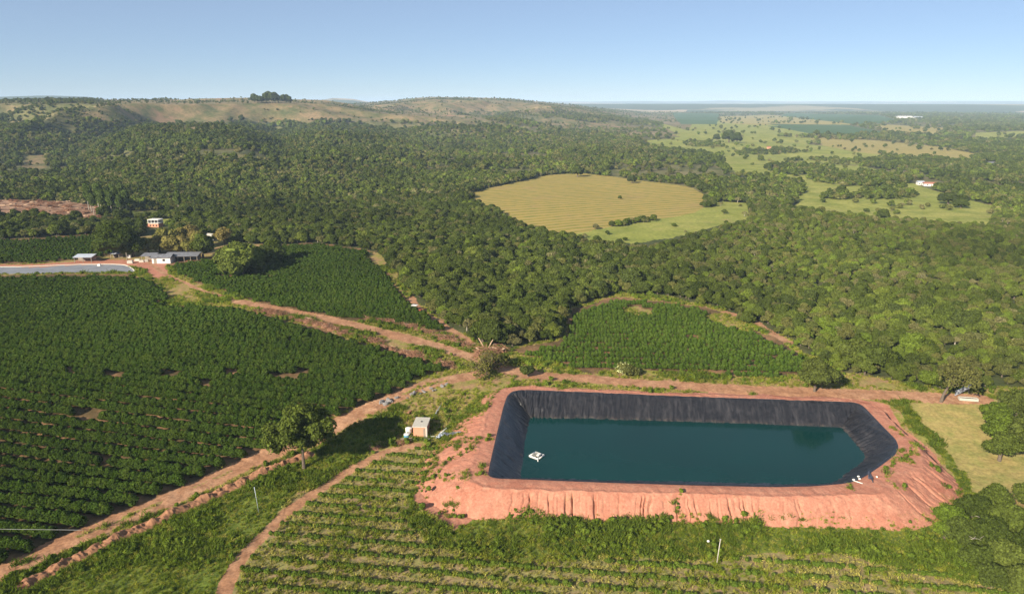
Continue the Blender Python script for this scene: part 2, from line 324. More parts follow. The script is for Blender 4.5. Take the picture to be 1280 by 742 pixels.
# ------------------------------------------------------------------ materials
class NT:
    def __init__(s, name):
        s.m = bpy.data.materials.new(name); s.m.use_nodes = True; s.t = s.m.node_tree; s.t.nodes.clear()
        s.out = s.n('ShaderNodeOutputMaterial')
    def n(s, typ, **kw):
        nd = s.t.nodes.new(typ)
        for k, v in kw.items():
            if k in nd.inputs.keys() if isinstance(k, str) and not hasattr(nd, k) else False: nd.inputs[k].default_value = v
            else: setattr(nd, k, v)
        return nd
    def l(s, a, b): s.t.links.new(a, b)
    def pos(s):
        if not hasattr(s, '_p'): s._p = s.n('ShaderNodeNewGeometry')
        return s._p.outputs['Position']
    def noise(s, scale, detail=4, rough=.55, vec=None, dist=0):
        nd = s.n('ShaderNodeTexNoise'); nd.inputs['Scale'].default_value = scale; nd.inputs['Detail'].default_value = detail
        nd.inputs['Roughness'].default_value = rough; nd.inputs['Distortion'].default_value = dist
        s.l(vec if vec is not None else s.pos(), nd.inputs['Vector']); return nd.outputs['Fac']
    def mapv(s, rot=0, sc=(1, 1, 1), vec=None):
        nd = s.n('ShaderNodeMapping'); nd.inputs['Rotation'].default_value = (0, 0, rot); nd.inputs['Scale'].default_value = sc
        s.l(vec if vec is not None else s.pos(), nd.inputs['Vector']); return nd.outputs[0]
    def ramp(s, fac, stops, interp='LINEAR'):
        nd = s.n('ShaderNodeValToRGB'); cr = nd.color_ramp; cr.interpolation = interp
        while len(cr.elements) < len(stops): cr.elements.new(.5)
        for e, (p, c) in zip(cr.elements, stops):
            e.position = p; e.color = (*c, 1) if not isinstance(c, (int, float)) else (c, c, c, 1)
        s.l(fac, nd.inputs[0]); return nd.outputs[0]
    def mix(s, f, a, b, mode='MIX'):
        nd = s.n('ShaderNodeMix'); nd.data_type = 'RGBA'; nd.blend_type = mode
        for k, v in ((0, f), (6, a), (7, b)):
            if hasattr(v, 'is_output'): s.l(v, nd.inputs[k])
            elif isinstance(v, (int, float)): nd.inputs[k].default_value = v if k == 0 else (v, v, v, 1)
            else: nd.inputs[k].default_value = (*v, 1)
        return nd.outputs[2]
    def bump(s, h, strength, dist):
        nd = s.n('ShaderNodeBump'); nd.inputs['Strength'].default_value = strength; nd.inputs['Distance'].default_value = dist
        s.l(h, nd.inputs['Height']); return nd.outputs[0]
    def diff(s, col, rough=.9, spec=.15, normal=None, metal=0):
        b = s.n('ShaderNodeBsdfPrincipled'); b.inputs['Roughness'].default_value = rough; b.inputs['Specular IOR Level'].default_value = spec; b.inputs['Metallic'].default_value = metal
        if hasattr(col, 'is_output'): s.l(col, b.inputs['Base Color'])
        else: b.inputs['Base Color'].default_value = (*col, 1)
        if normal is not None: s.l(normal, b.inputs['Normal'])
        s.l(b.outputs[0], s.out.inputs[0]); s.b = b; return s.m
def ground_mat(name, c1, c2, c3, s1=.02, s2=.25, s3=2.5, bump=.25, stripe=None, patch=None):
    """c1/c2 vary in broad patches, c3 is what shows in the small bare or thick spots"""
    g = NT(name)
    a = g.ramp(g.noise(s1, 5, .6), [(.35, c1), (.65, c2)])
    b = g.ramp(g.noise(s2, 6, .65), [(.42, 0), (.62, 1)])
    c = g.mix(b, a, c3)
    f = g.noise(s3, 5, .7)
    c = g.mix(1, c, g.ramp(f, [(.25, .62), (.75, 1.38)]), 'MULTIPLY')
    if stripe:
        rot, scale, col, lo, hi = stripe
        w = g.n('ShaderNodeTexWave'); w.bands_direction = 'Y'; w.inputs['Scale'].default_value = scale; w.inputs['Distortion'].default_value = 2.2
        w.inputs['Detail'].default_value = 5; w.inputs['Detail Scale'].default_value = .5
        g.l(g.mapv(rot), w.inputs['Vector'])
        c = g.mix(g.ramp(w.outputs['Fac'], [(lo, 0), (hi, 1)]), c, col)
    if patch:
        col, sc, lo, hi = patch
        c = g.mix(g.ramp(g.noise(sc, 6, .7), [(lo, 0), (hi, 1)]), c, col)
    return g.diff(c, .95, .08, g.bump(f, bump, .3))
MT = {}
MT['ground'] = ground_mat('forest_floor', (.06, .07, .024), (.1, .095, .038), (.045, .06, .018), .01, .09, .5, patch=((.19, .15, .075), .02, .6, .72))
MT['scrubland'] = ground_mat('scrubland', (.12, .125, .045), (.2, .16, .075), (.075, .085, .03), .008, .03, .2, patch=((.28, .19, .1), .011, .55, .68))
MT['dry_meadow'] = ground_mat('dry_meadow', (.31, .24, .08), (.36, .27, .1), (.24, .22, .065), .06, .3, 1.6)
MT['verge_grass'] = ground_mat('verge_grass', (.2, .21, .035), (.25, .2, .065), (.32, .19, .1), .05, .35, 1.6)
MT['pasture'] = ground_mat('pasture_grass', (.235, .25, .05), (.3, .28, .075), (.18, .2, .04), .012, .06, .6, patch=((.27, .2, .1), .05, .6, .75))
MT['dry_grassland'] = ground_mat('dry_grassland', (.2, .15, .07), (.27, .185, .1), (.09, .1, .035), .01, .035, .25, patch=((.3, .17, .1), .012, .58, .7))
MT['crop_soil'] = ground_mat('crop_soil', (.085, .062, .028), (.12, .078, .036), (.25, .14, .07), .05, .12, 1.5)  # both browns darkened to stand in for shade between the coffee rows
MT['mown_field'] = ground_mat('mown_field', (.27, .21, .042), (.31, .235, .055), (.18, .175, .035), .03, .15, 1.2, stripe=(R(-24), .042, (.36, .26, .09), .4, .9), patch=((.3, .19, .09), .03, .55, .8))
MT['dirt_road'] = ground_mat('dirt_road', (.38, .19, .1), (.44, .25, .145), (.28, .14, .075), .08, .4, 2, .3)
MT['grass'] = ground_mat('rank_grass', (.12, .16, .025), (.18, .2, .035), (.09, .12, .022), .08, .4, 1.5, .6)
MT['planting_plot'] = ground_mat('straw_mulch', (.2, .195, .06), (.25, .22, .08), (.28, .19, .1), .08, .5, 2.2, .4)
MT['cleared_land'] = ground_mat('cleared_land', (.3, .17, .1), (.38, .24, .16), (.13, .07, .045), .04, .2, 1)
MT['far_crops'] = ground_mat('far_crops', (.07, .1, .03), (.05, .09, .03), (.1, .12, .04), .01, .03, .1)
MT['dark_crops'] = ground_mat('dark_crops', (.06, .11, .035), (.07, .12, .04), (.06, .1, .04), .01, .03, .1)
# distant plain: patchwork of parcels and woods
g = NT('far_plain'); vo = g.n('ShaderNodeTexVoronoi'); vo.inputs['Scale'].default_value = .0011; vo.feature = 'F1'
g.l(g.mapv(.5, (1, .45, 1)), vo.inputs['Vector'])
sep = g.n('ShaderNodeSeparateColor'); g.l(vo.outputs['Color'], sep.inputs[0])
c = g.ramp(sep.outputs[0], [(0, (.06, .08, .035)), (.3, (.07, .09, .04)), (.5, (.14, .16, .06)), (.66, (.26, .22, .12)), (.84, (.4, .3, .19))], 'CONSTANT')
c = g.mix(g.ramp(g.noise(.0016, 6, .65), [(.5, 0), (.56, 1)]), c, (.055, .07, .03))
MT['plain'] = g.diff(c, 1, 0)
# bare red earth
def earth(name, wet=1.0):
    g = NT(name)
    a = g.ramp(g.noise(.09, 5, .6), [(.3, (.38, .148, .09)), (.5, (.44, .19, .122)), (.72, (.32, .115, .07))])
    a = g.mix(g.ramp(g.noise(.8, 7, .7), [(.48, 0), (.7, 1)]), a, (.48, .235, .15))
    f = g.noise(2.6, 8, .75)
    a = g.mix(1, a, g.ramp(f, [(.3, .7), (.7, 1.22)]), 'MULTIPLY')
    a = g.mix(g.ramp(g.noise(.35, 7, .75, dist=.6), [(.6, 0), (.72, .55)]), a, (.17, .15, .05))
    return g.diff(a, .95, .1, g.bump(f, .5, .25))
MT['red_soil'] = earth('red_earth'); 
g = NT('yard_paving'); f = g.noise(.3, 5)
c = g.ramp(f, [(.3, (.17, .175, .19)), (.7, (.24, .245, .26))]); c = g.mix(1, c, g.ramp(g.noise(3, 4), [(.3, .85), (.7, 1.12)]), 'MULTIPLY')
MT['paved_yard'] = g.diff(c, .7, .3)
def plain(name, col, rough=.7, spec=.3, var=.2, sc=3.0, metal=0, bump=.2):
    g = NT(name); f = g.noise(sc, 5, .6)
    c = g.mix(1, col, g.ramp(f, [(.25, 1 - var), (.75, 1 + var)]), 'MULTIPLY')
    return g.diff(c, rough, spec, g.bump(f, bump, .05), metal)
M_WALL = plain('terracotta_block', (.55, .26, .16), .9, .1, .15); M_WHITE = plain('white_paint', (.66, .63, .58), .6); M_CONC = plain('concrete', (.46, .42, .35), .85, .2, .15)
M_DARKROOF = plain('weathered_roof', (.16, .16, .17), .6, .3, .35, 1.0); M_TILE = plain('clay_tiles', (.34, .14, .09), .8, .2, .25); M_DARK = plain('dark_opening', (.02, .02, .022), .6, .3, .1)
M_WOOD = plain('grey_timber', (.26, .22, .17), .85, .1, .35); M_BARK = plain('bark', (.13, .1, .075), .95, .05, .4, 4); M_PALEBARK = plain('pale_bark', (.33, .29, .23), .9, .1, .25, 4)
M_BRUSH = plain('dry_branches', (.24, .125, .075), .95, .05, .45, 2); M_LOG = plain('cut_log', (.46, .31, .2), .9, .1, .3, 3); M_BLUE = plain('blue_plastic', (.1, .3, .42), .4, .5, .1)
M_STEEL = plain('galvanised_sheet', (.5, .54, .58), .45, .5, .12, 2, .3); M_ROCK = plain('grey_rock', (.2, .185, .175), .9, .2, .3, 1.5, bump=.6); M_METALROOF = plain('pale_roof_sheet', (.42, .45, .5), .5, .4, .15, 1)
M_TARP = plain('dark_plastic_sheet', (.09, .09, .12), .4, .5, .3, 2, bump=.6); M_REDP = plain('red_machine_paint', (.35, .07, .04), .5, .4, .2); M_RUBBER = plain('tyre_rubber', (.02, .02, .02), .8, .2, .1); M_WIRE = plain('pale_cable', (.35, .35, .33), .5)
M_CLOD = plain('broken_earth', (.27, .135, .075), .95, .05, .4, 1.2, bump=.6)
def foliage(name, cols, bright=1.0, trans=.14, gloss=0.0, leaf=.5):
    g = NT(name)
    oi = g.n('ShaderNodeObjectInfo'); ge = g.n('ShaderNodeNewGeometry')
    k = len(cols); c = g.ramp(oi.outputs['Random'], [(i / max(1, k - 1), (cc[0] * bright * .96, cc[1] * bright, cc[2] * bright * .62)) for i, cc in enumerate(cols)])
    c = g.mix(1, c, g.ramp(ge.outputs['Random Per Island'], [(0, 1 - leaf), (1, 1 + leaf)]), 'MULTIPLY')
    c = g.mix(1, c, g.ramp(g.noise(.012, 4, .6), [(.32, .72), (.68, 1.3)]), 'MULTIPLY')
    d = g.n('ShaderNodeBsdfDiffuse'); t = g.n('ShaderNodeBsdfTranslucent'); g.l(c, d.inputs[0])
    g.l(g.mix(1, c, (1.1, 1.25, .5), 'MULTIPLY'), t.inputs[0])
    m = g.n('ShaderNodeMixShader'); m.inputs[0].default_value = trans; g.l(d.outputs[0], m.inputs[1]); g.l(t.outputs[0], m.inputs[2]); o = m.outputs[0]
    if gloss:
        gl = g.n('ShaderNodeBsdfGlossy'); gl.inputs['Roughness'].default_value = .5; gl.inputs[0].default_value = (.8, .9, .8, 1)
        m2 = g.n('ShaderNodeMixShader'); m2.inputs[0].default_value = gloss; g.l(o, m2.inputs[1]); g.l(gl.outputs[0], m2.inputs[2]); o = m2.outputs[0]
    g.l(o, g.out.inputs[0]); return g.m
FM = dict(
 dark=foliage('dark_leaves', [(.047, .062, .018), (.066, .082, .024), (.056, .069, .028)]),
 mid=foliage('green_leaves', [(.07, .088, .024), (.095, .114, .032), (.083, .092, .036)]),
 bright=foliage('light_green_leaves', [(.1, .135, .028), (.125, .155, .036), (.12, .132, .038)]),
 olive=foliage('olive_leaves', [(.1, .102, .042), (.13, .122, .055), (.092, .1, .038), (.145, .125, .08)]),
 grey=foliage('greyish_twigs', [(.16, .145, .095), (.19, .165, .11), (.13, .13, .075)]),
 coffee=foliage('coffee_leaves', [(.036, .062, .013), (.047, .074, .017), (.06, .084, .02)], 1, .18, 0),
 coffee_light=foliage('light_coffee_leaves', [(.06, .098, .02), (.075, .115, .024), (.085, .12, .03)], 1, .18, 0),
 young=foliage('young_coffee_leaves', [(.085, .125, .024), (.11, .145, .032)], 1, .2),
 grass=foliage('long_grass', [(.2, .22, .034), (.16, .19, .03), (.24, .235, .05), (.26, .23, .085)], 1, .25),
 straw=foliage('dry_grass', [(.36, .3, .11), (.28, .25, .09), (.4, .32, .15)], 1, .2),
 weed=foliage('green_weeds', [(.1, .14, .026), (.14, .175, .034), (.08, .115, .022)], 1, .22),
 tan=foliage('tan_flowering_leaves', [(.16, .13, .06), (.13, .12, .045), (.18, .135, .07)]),
 bloom=foliage('pale_blossom', [(.5, .52, .35), (.6, .6, .45)], 1, .1),
 eucal=foliage('eucalyptus_leaves', [(.07, .1, .035), (.085, .11, .045)]))
# ------------------------------------------------------------------ terrain: one grid, split by land cover
def radii():
    r = [3.0]
    while r[-1] < 70: r.append(r[-1] + 2.5)
    while r[-1] < 34000:
        q = r[-1]; d = (q * q + 3600) / 54000 * 1.05
        r.append(q + min(d, (.0055 if q < 5000 else .02) * q))
    return A(r)
rr = radii()
az = np.r_[np.linspace(-180, -44, 46), np.linspace(-43.93, 43.93, 1150), np.linspace(44, 180, 46)[:-1]] * math.pi / 180
az = np.r_[az]
AZ, RR = np.meshgrid(az, rr, indexing='ij')
GX, GY = RR * np.sin(AZ), RR * np.cos(AZ)
HB = base(GX, GY)
D, KK = rim_dist(GX, GY)
cw, sl = crest_slope(RNC[KK])
GZ = np.where(D < -1.5, HB - 9, np.where(D < .6, HB - 4, HB))
GZ = np.where((D >= .6) & (D < cw + 30), np.minimum(HB, np.maximum(HB, -50)) - .05, GZ)
GZ += fbm(GX / 1.3, GY / 1.3, 77, 3) * .12 * (RR < 260)
cx = (AZ[:-1, :-1] + AZ[1:, 1:]) / 2; cr_ = (RR[:-1, :-1] + RR[1:, 1:]) / 2
# cells, closing the circle with the last column joined to the first
na, nr = AZ.shape
idx = np.arange(na * nr).reshape(na, nr)
ia = np.arange(na); ib = np.r_[np.arange(1, na), 0]
q0, q1, q2, q3 = idx[ia][:, :-1], idx[ib][:, :-1], idx[ib][:, 1:], idx[ia][:, 1:]
QUADS = np.stack([q0, q3, q2, q1], -1).reshape(-1, 4)
VX, VY, VZ = GX.ravel(), GY.ravel(), GZ.ravel()
mx, my, mz = VX[QUADS].mean(1), VY[QUADS].mean(1), VZ[QUADS].mean(1)
md, _k = rim_dist(mx, my)
mzz = np.where((md > -3) & (md < 45), ground(mx, my), mz)
ZO = zone(mx, my, mzz)
LBL = dict(ground='dark brown-green forest floor under the trees', verge_grass='yellow-green grass with bare patches beside the tracks and fields', pasture='light green pasture open between the woods',
           dry_grassland='dry tan grassland on the hilltops', crop_soil='brown soil under the coffee rows', mown_field='golden mown field with parallel hay lines in the middle of the woods',
           red_soil='bare red earth around the pond and farmyard', dirt_road='pale pinkish dirt road and tracks through the farm', paved_yard='grey paved drying yard with rounded corner on the far left',
           grass='rank green grass below the embankment and beside the track', planting_plot='straw-covered plot of young coffee rows at the bottom', cleared_land='brown cleared strip with felled debris at left edge',
           dark_crops='far flat field of dark bluish green crops', plain='distant hazy plain and blue hills at the horizon', far_crops='x')
LBL.update(scrubland='olive-tan scrub on the hillsides and between the far woods', dry_meadow='dry yellowish mown meadow right of the pond')
ZN = {v: k for k, v in Z.items()}
for zi, zn in ZN.items():
    sel = ZO == zi
    if not sel.any(): continue
    Qs = QUADS[sel]; u, inv = np.unique(Qs, return_inverse=True)
    V = np.stack([VX[u], VY[u], VZ[u]], -1)
    o = bpy.data.objects.new(zn, mesh_np(zn, V, None, inv.reshape(-1, 4), [MT[zn]], True)); COL.objects.link(o)
    tag(o, LBL[zn], kind='structure')
# ------------------------------------------------------------------ embankment round the pond
n = len(RIM); U = np.arange(n) * .13
cwv, slv = crest_slope(RN_s)
cwv = smooth_loop(cwv[:, None], 300)[:, 0] + fbm(U / 6, U * 0, 61, 3) * .8; slv = smooth_loop(slv[:, None], 300)[:, 0]
ts = np.r_[0, .05, np.linspace(.12, 1, 16), 1 + np.linspace(.02, 1.15, 62)]   # 0..1 crest, 1..2.15 slope
nv = len(ts); EX = np.zeros((n, nv)); EY = EX.copy(); EZ = EX.copy()
toe = RIM + RN_s * (cwv + 2)[:, None]; bh = base(toe[:, 0], toe[:, 1])
run = np.clip((RIMZ - bh + .5) / slv, .9, 16)
for _ in range(1): run = smooth_loop(run[:, None], 200)[:, 0]
rill = rng.uniform(0, n * .13, 230); rw = rng.uniform(.06, .13, 230); rd = rng.uniform(.1, .45, 230) * rng.choice([.3, .5, .8, 2.2], 230)
for j, t in enumerate(ts):
    off = cwv * min(t, 1) + run * max(t - 1, 0)
    wob = fbm(U / 1.7, U * 0 + t * 1.3, 31, 3) * .5
    X = RIM[:, 0] + RN_s[:, 0] * off; Y = RIM[:, 1] + RN_s[:, 1] * off
    s_ = max(t - 1, 0)
    z = RIMZ - slv * run * (S(0, 1, np.full(n, s_ * .87)) * .35 + .65 * s_)
    if t <= 1: z = z + fbm(X / 1.1, Y / 1.1, 63, 4) * .12 * min(t, .5) * 2 + .12 * math.sin(t * math.pi) + .1 * S(.8, 1, np.full(n, t))
    else: z = z + fbm(X / .8, Y / .8, 64, 4) * .16 + .1
    if s_ > 0:
        amp = S(.02, .3, np.full(n, s_)); cut = np.zeros(n); uu = U + wob * .6 + fbm(U * 0 + s_ * 2.2, U / 9, 71, 2) * .9
        steep = S(.3, .6, slv)
        for q, (a, b, c_) in enumerate(zip(rill, rw, rd)):
            w = np.abs(uu - a); m = w < b * 3
            cut[m] = np.maximum(cut[m], c_ * np.exp(-(w[m] / b) ** 2))
        z = z - cut * amp * (.1 + 1.0 * steep) * (.75 + .55 * (RIM[:, 0] < 35))
    EX[:, j] = X; EY[:, j] = Y; EZ[:, j] = z
ii = np.arange(n * nv).reshape(n, nv); nx_ = np.roll(ii, -1, 0)
Qe = np.stack([ii[:, :-1], ii[:, 1:], nx_[:, 1:], nx_[:, :-1]], -1).reshape(-1, 4)
if area > 0: Qe = Qe[:, ::-1]
me = mesh_np('embankment', np.stack([EX.ravel(), EY.ravel(), EZ.ravel()], -1), None, Qe, [MT['red_soil']], True)
o = bpy.data.objects.new('embankment', me); COL.objects.link(o); tag(o, 'pinkish red earth embankment with erosion gullies around the pond', kind='structure')
# pond liner: from just over the rim down the inner slope
lt = np.r_[-.35, -.2, 0, np.linspace(.12, 7.6, 52)]; nl = len(lt)
LX = np.zeros((n, nl)); LY = LX.copy(); LZ = LX.copy()
CW = np.exp(-(np.hypot(RIM[:, 0] - flat_hit(668, 489, RIMZ)[0], RIM[:, 1] - flat_hit(668, 489, RIMZ)[1]) / 6) ** 2) + .25 * np.exp(-(np.hypot(RIM[:, 0] - flat_hit(740, 491, RIMZ)[0], RIM[:, 1] - flat_hit(740, 491, RIMZ)[1]) / 9) ** 2)
PLN = RN[::10]; PLR = RIM[::10]
def inset(t):
    Pp = RIM - RN_s * t
    if t > .3:
        for _ in range(14):
            v = (Pp @ PLN.T) - np.sum(PLN * PLR, 1) + t
            k = v.argmax(1); w = np.maximum(v[np.arange(len(Pp)), k], 0); Pp = Pp - PLN[k] * w[:, None]
    return Pp[:, 0], Pp[:, 1]
for j, t in enumerate(lt):
    X, Y = inset(t)
    z = RIMZ + .12 - max(t, 0) * .72 - (.05 if t < 0 else 0) * 1
    seam = np.abs(((U / 6.8) % 1) - .5)
    wr = (1 - np.abs(fbm(U / .9 + t * .1, U * 0 + t / 4.5, 91, 4)) * 2.2) * (.15 + .5 * CW) + fbm(U / 3.5 + t * .5, U * 0 + t / 3, 92, 3) * .22
    wr = wr + np.exp(-(seam / .012) ** 2) * .05
    LX[:, j] = X; LY[:, j] = Y; LZ[:, j] = z + (wr if t > 0 else wr * .3) * (1 if t > .3 else .3)
ii = np.arange(n * nl).reshape(n, nl); nx_ = np.roll(ii, -1, 0)
Ql = np.stack([ii[:, :-1], ii[:, 1:], nx_[:, 1:], nx_[:, :-1]], -1).reshape(-1, 4)
if area < 0: Ql = Ql[:, ::-1]
g = NT('black_pond_liner'); f = g.noise(1.2, 6, .6)
c = g.ramp(f, [(.3, (.008, .0085, .011)), (.7, (.024, .022, .024))])
c = g.mix(g.ramp(g.noise(.9, 6, .7, vec=g.mapv(.15, (1, .2, .3))), [(.5, 0), (.8, .4)]), c, (.12, .11, .11))
sx = g.n('ShaderNodeSeparateXYZ'); g.l(g.pos(), sx.inputs[0]); mr = g.n('ShaderNodeMapRange'); mr.inputs[1].default_value = WZ + .55; mr.inputs[2].default_value = WZ + .15; g.l(sx.outputs[2], mr.inputs[0])
st_ = g.n('ShaderNodeMath'); st_.operation = 'MULTIPLY'; g.l(mr.outputs[0], st_.inputs[0]); g.l(g.ramp(g.noise(1.1, 5, .7), [(.45, 0), (.7, .35)]), st_.inputs[1])
c = g.mix(st_.outputs[0], c, (.2, .15, .11))
m = g.diff(c, .31, .42, g.bump(g.noise(2.2, 5, .7), .6, .12))
me = mesh_np('pond_liner', np.stack([LX.ravel(), LY.ravel(), LZ.ravel()], -1), None, Ql, [m], True)
o = bpy.data.objects.new('pond_liner', me); COL.objects.link(o); tag(o, 'wrinkled black plastic liner on the inner banks of the pond', 'pond liner')
# water
WP = np.stack(inset(4.1), -1)
def hull(Q):
    Q = sorted(map(tuple, Q)); H = []
    for seq in (Q, Q[::-1]):
        h_ = []
        for p in seq:
            while len(h_) > 1 and (h_[-1][0] - h_[-2][0]) * (p[1] - h_[-2][1]) - (h_[-1][1] - h_[-2][1]) * (p[0] - h_[-2][0]) <= 1e-6: h_.pop()
            h_.append(p)
        H += h_[:-1]
    return A(H)
WP = hull(WP); area = 1
V = np.vstack([WP, WP.mean(0)]); k = len(WP)
V3 = np.column_stack([V, np.full(len(V), WZ)])
g = NT('pond_water'); c = g.ramp(g.noise(.05, 5, .6), [(.3, (.001, .026, .024)), (.7, (.001, .034, .03))])
m = g.diff(c, .12, .32, g.bump(g.noise(1.3, 5, .6, vec=g.mapv(.6, (1, 2.5, 1))), .12, .03)); g.b.inputs['IOR'].default_value = 1.33
me = bpy.data.meshes.new('water'); me.from_pydata([tuple(v) for v in V3[:k]], [], [list(range(k)) if area > 0 else list(range(k))[::-1]]); me.materials.append(m)
o = bpy.data.objects.new('water', me); COL.objects.link(o); tag(o, 'still dark teal water in the lined pond', kind='structure')
# ------------------------------------------------------------------ plant shapes
def unit(n):
    v = rng.normal(size=(n, 3)); return v / np.linalg.norm(v, axis=1)[:, None]
def cards(C, Nn, size, aspect=1.0, jitter=.85, bend=.3):
    """leaf clumps: one bent quad each, facing roughly along Nn"""
    n = len(C); N_ = Nn + unit(n) * jitter; N_ /= np.linalg.norm(N_, axis=1)[:, None]
    a = np.cross(N_, unit(n)); a /= np.linalg.norm(a, axis=1)[:, None] + 1e-9; b = np.cross(N_, a)
    s = (size * rng.uniform(.6, 1.35, n))[:, None]
    q = [C + a * s * .5 * rng.uniform(.7, 1.2, (n, 1)), C + b * s * .5 * aspect + N_ * s * bend * rng.uniform(-1, .3, (n, 1)),
         C - a * s * .5 * rng.uniform(.7, 1.2, (n, 1)), C - b * s * .5 * aspect + N_ * s * bend * rng.uniform(-1, .3, (n, 1))]
    return np.stack(q, 1).reshape(-1, 3), np.arange(4 * n).reshape(n, 4)
def crown_mb(R_, H_, nl, nleaf, leaf, zb=0., sub=2, core=.86, lob=(.24, .48), spread=.7, jag=.42, skew=(0, 0), ratio=.8):
    """R_ radius, H_ crown height, zb height of its underside"""
    mb = MB(); Cs = []; Rs = []
    for i in range(nl):
        for _ in range(30):
            th = rng.uniform(0, 2 * math.pi); ph = rng.uniform(-.25, 1) ; rr_ = math.sqrt(max(0, 1 - max(ph, 0) ** 2)) * rng.uniform(.35, 1)
            c = A([math.cos(th) * rr_ * R_ * spread, math.sin(th) * rr_ * R_ * spread, H_ * (.42 + .4 * ph)])
            if not Cs or min(np.linalg.norm(c - q) for q in Cs) > R_ * .25: break
        c[0] += skew[0] * c[2] / H_; c[1] += skew[1] * c[2] / H_
        Cs.append(c); Rs.append(R_ * rng.uniform(*lob))
    Cs.append(A([0, 0, H_ * .45])); Rs.append(R_ * .55)
    Cs = A(Cs); Rs = A(Rs); Cs[:, 2] = np.maximum(Cs[:, 2], Rs * ratio * .9) + zb
    V0, T0 = ICO[sub]
    if core:
        for c, r in zip(Cs, Rs):
            nz = 1 + jag * (vnoise(V0[:, 0] * 3 + c[0] * 5, V0[:, 1] * 3 + V0[:, 2] * 4 + c[1] * 5, int(abs(c[2]) * 9)) * 2 - 1) * 1.3
            mb.add(c + V0 * (r * core * nz)[:, None] * A([1, 1, ratio]), T0)
    w = Rs ** 2 / np.sum(Rs ** 2); li = rng.choice(len(Rs), nleaf * 2, p=w); d = unit(nleaf * 2); d[:, 2] = np.where(d[:, 2] < -.35, -d[:, 2], d[:, 2])
    Pn = Cs[li] + d * (Rs[li] * (.85 + .36 * rng.beta(1.3, 2.5, len(li))))[:, None] * A([1, 1, ratio])
    keep = np.ones(len(li), bool)
    for k in range(len(Rs)):
        keep &= (np.linalg.norm((Pn - Cs[k]) / A([1, 1, ratio]), axis=1) > Rs[k] * .84) | (li == k)
    Pn, d = Pn[keep][:nleaf], d[keep][:nleaf]
    V, Q = cards(Pn, d, leaf); mb.add(V, Q=Q); mb.C = Cs; mb.R = Rs; return mb
def trunk_mb(h, r, lean=(0, 0), limbs=None, n=6):
    mb = MB(); top = A([lean[0], lean[1], h])
    pts = [A([0, 0, -.4]), A([lean[0] * .15, lean[1] * .15, h * .35]), A([lean[0] * .5, lean[1] * .5, h * .7]), top]
    mb.tube(pts, [r * 1.3, r, r * .8, r * .55], n)
    if limbs is not None:
        for c in limbs:
            c = A(c); s = pts[2] if c[2] < h * 1.2 else top; m = (s + c) / 2 + A([0, 0, -.05 * np.linalg.norm(c - s)]) + unit(1)[0] * .06 * np.linalg.norm(c - s)
            mb.tube([s, m, c], [r * .45, r * .28, r * .1], 5)
    return mb
PROTO = {}
def proto_tree(key, mat, R_, H_, zb, nl, nleaf, leaf, n_var=2, bark=None, **kw):
    out = []
    for v in range(n_var):
        c = crown_mb(R_ * rng.uniform(.88, 1.12), H_ * rng.uniform(.88, 1.1), nl + int(rng.integers(-2, 3)), nleaf, leaf, zb, **kw)
        out.append((trunk_mb(zb + H_ * .35, .09 * R_, limbs=c.C[:4]), c, mat, bark or M_BARK))
    PROTO[key] = out
proto_tree('dark', FM['dark'], 3.9, 6.2, .4, 15, 2200, .5, 4)
proto_tree('mid', FM['mid'], 3.7, 5.6, .4, 14, 2200, .48, 4)
proto_tree('bright', FM['bright'], 3.4, 4.8, .3, 14, 2200, .45, 3)
proto_tree('olive', FM['olive'], 3.3, 4.6, .4, 13, 1900, .46, 3, core=.6)
proto_tree('grey', FM['grey'], 2.8, 4.2, 1.0, 11, 900, .42, 2, core=0, bark=M_PALEBARK)
PROTO_FAR = {}
for key, R_, H_ in (('dark', 4, 6.6), ('mid', 3.8, 6.2), ('bright', 3.6, 5.6), ('olive', 3.5, 5.4), ('grey', 3, 5)):
    PROTO_FAR[key] = [crown_mb(R_, H_, 7, 170, 1.2, .2, sub=1, core=.95, jag=.4, lob=(.34, .52)) for _ in range(2 if key != 'grey' else 1)]
HID = bpy.data.collections.new('plant_shapes')        # shapes the scattered vegetation draws on; not linked to the scene
def hidden(name, mb, mats, mi=None, smooth=False):
    V = np.vstack(mb.v); me = mesh_np(name, V, np.vstack(mb.t) if mb.t else None, np.vstack(mb.q) if mb.q else None, mats, smooth)
    o = bpy.data.objects.new(name, me); HID.objects.link(o); return o
def merged(parts):
    """trunk and crown of one tree as a single shape for the scattered woodland"""
    V, T_, Q_, mt, mq, mats, n = [], [], [], [], [], [], 0
    for mb, m in parts:
        if m not in mats: mats.append(m)
        k = mats.index(m); v = np.vstack(mb.v)
        if mb.t: t = np.vstack(mb.t) + n; T_.append(t); mt.append(np.full(len(t), k))
        if mb.q: q = np.vstack(mb.q) + n; Q_.append(q); mq.append(np.full(len(q), k))
        V.append(v); n += len(v)
    return np.vstack(V), np.vstack(T_) if T_ else None, np.vstack(Q_) if Q_ else None, mats, np.concatenate(mt + mq)
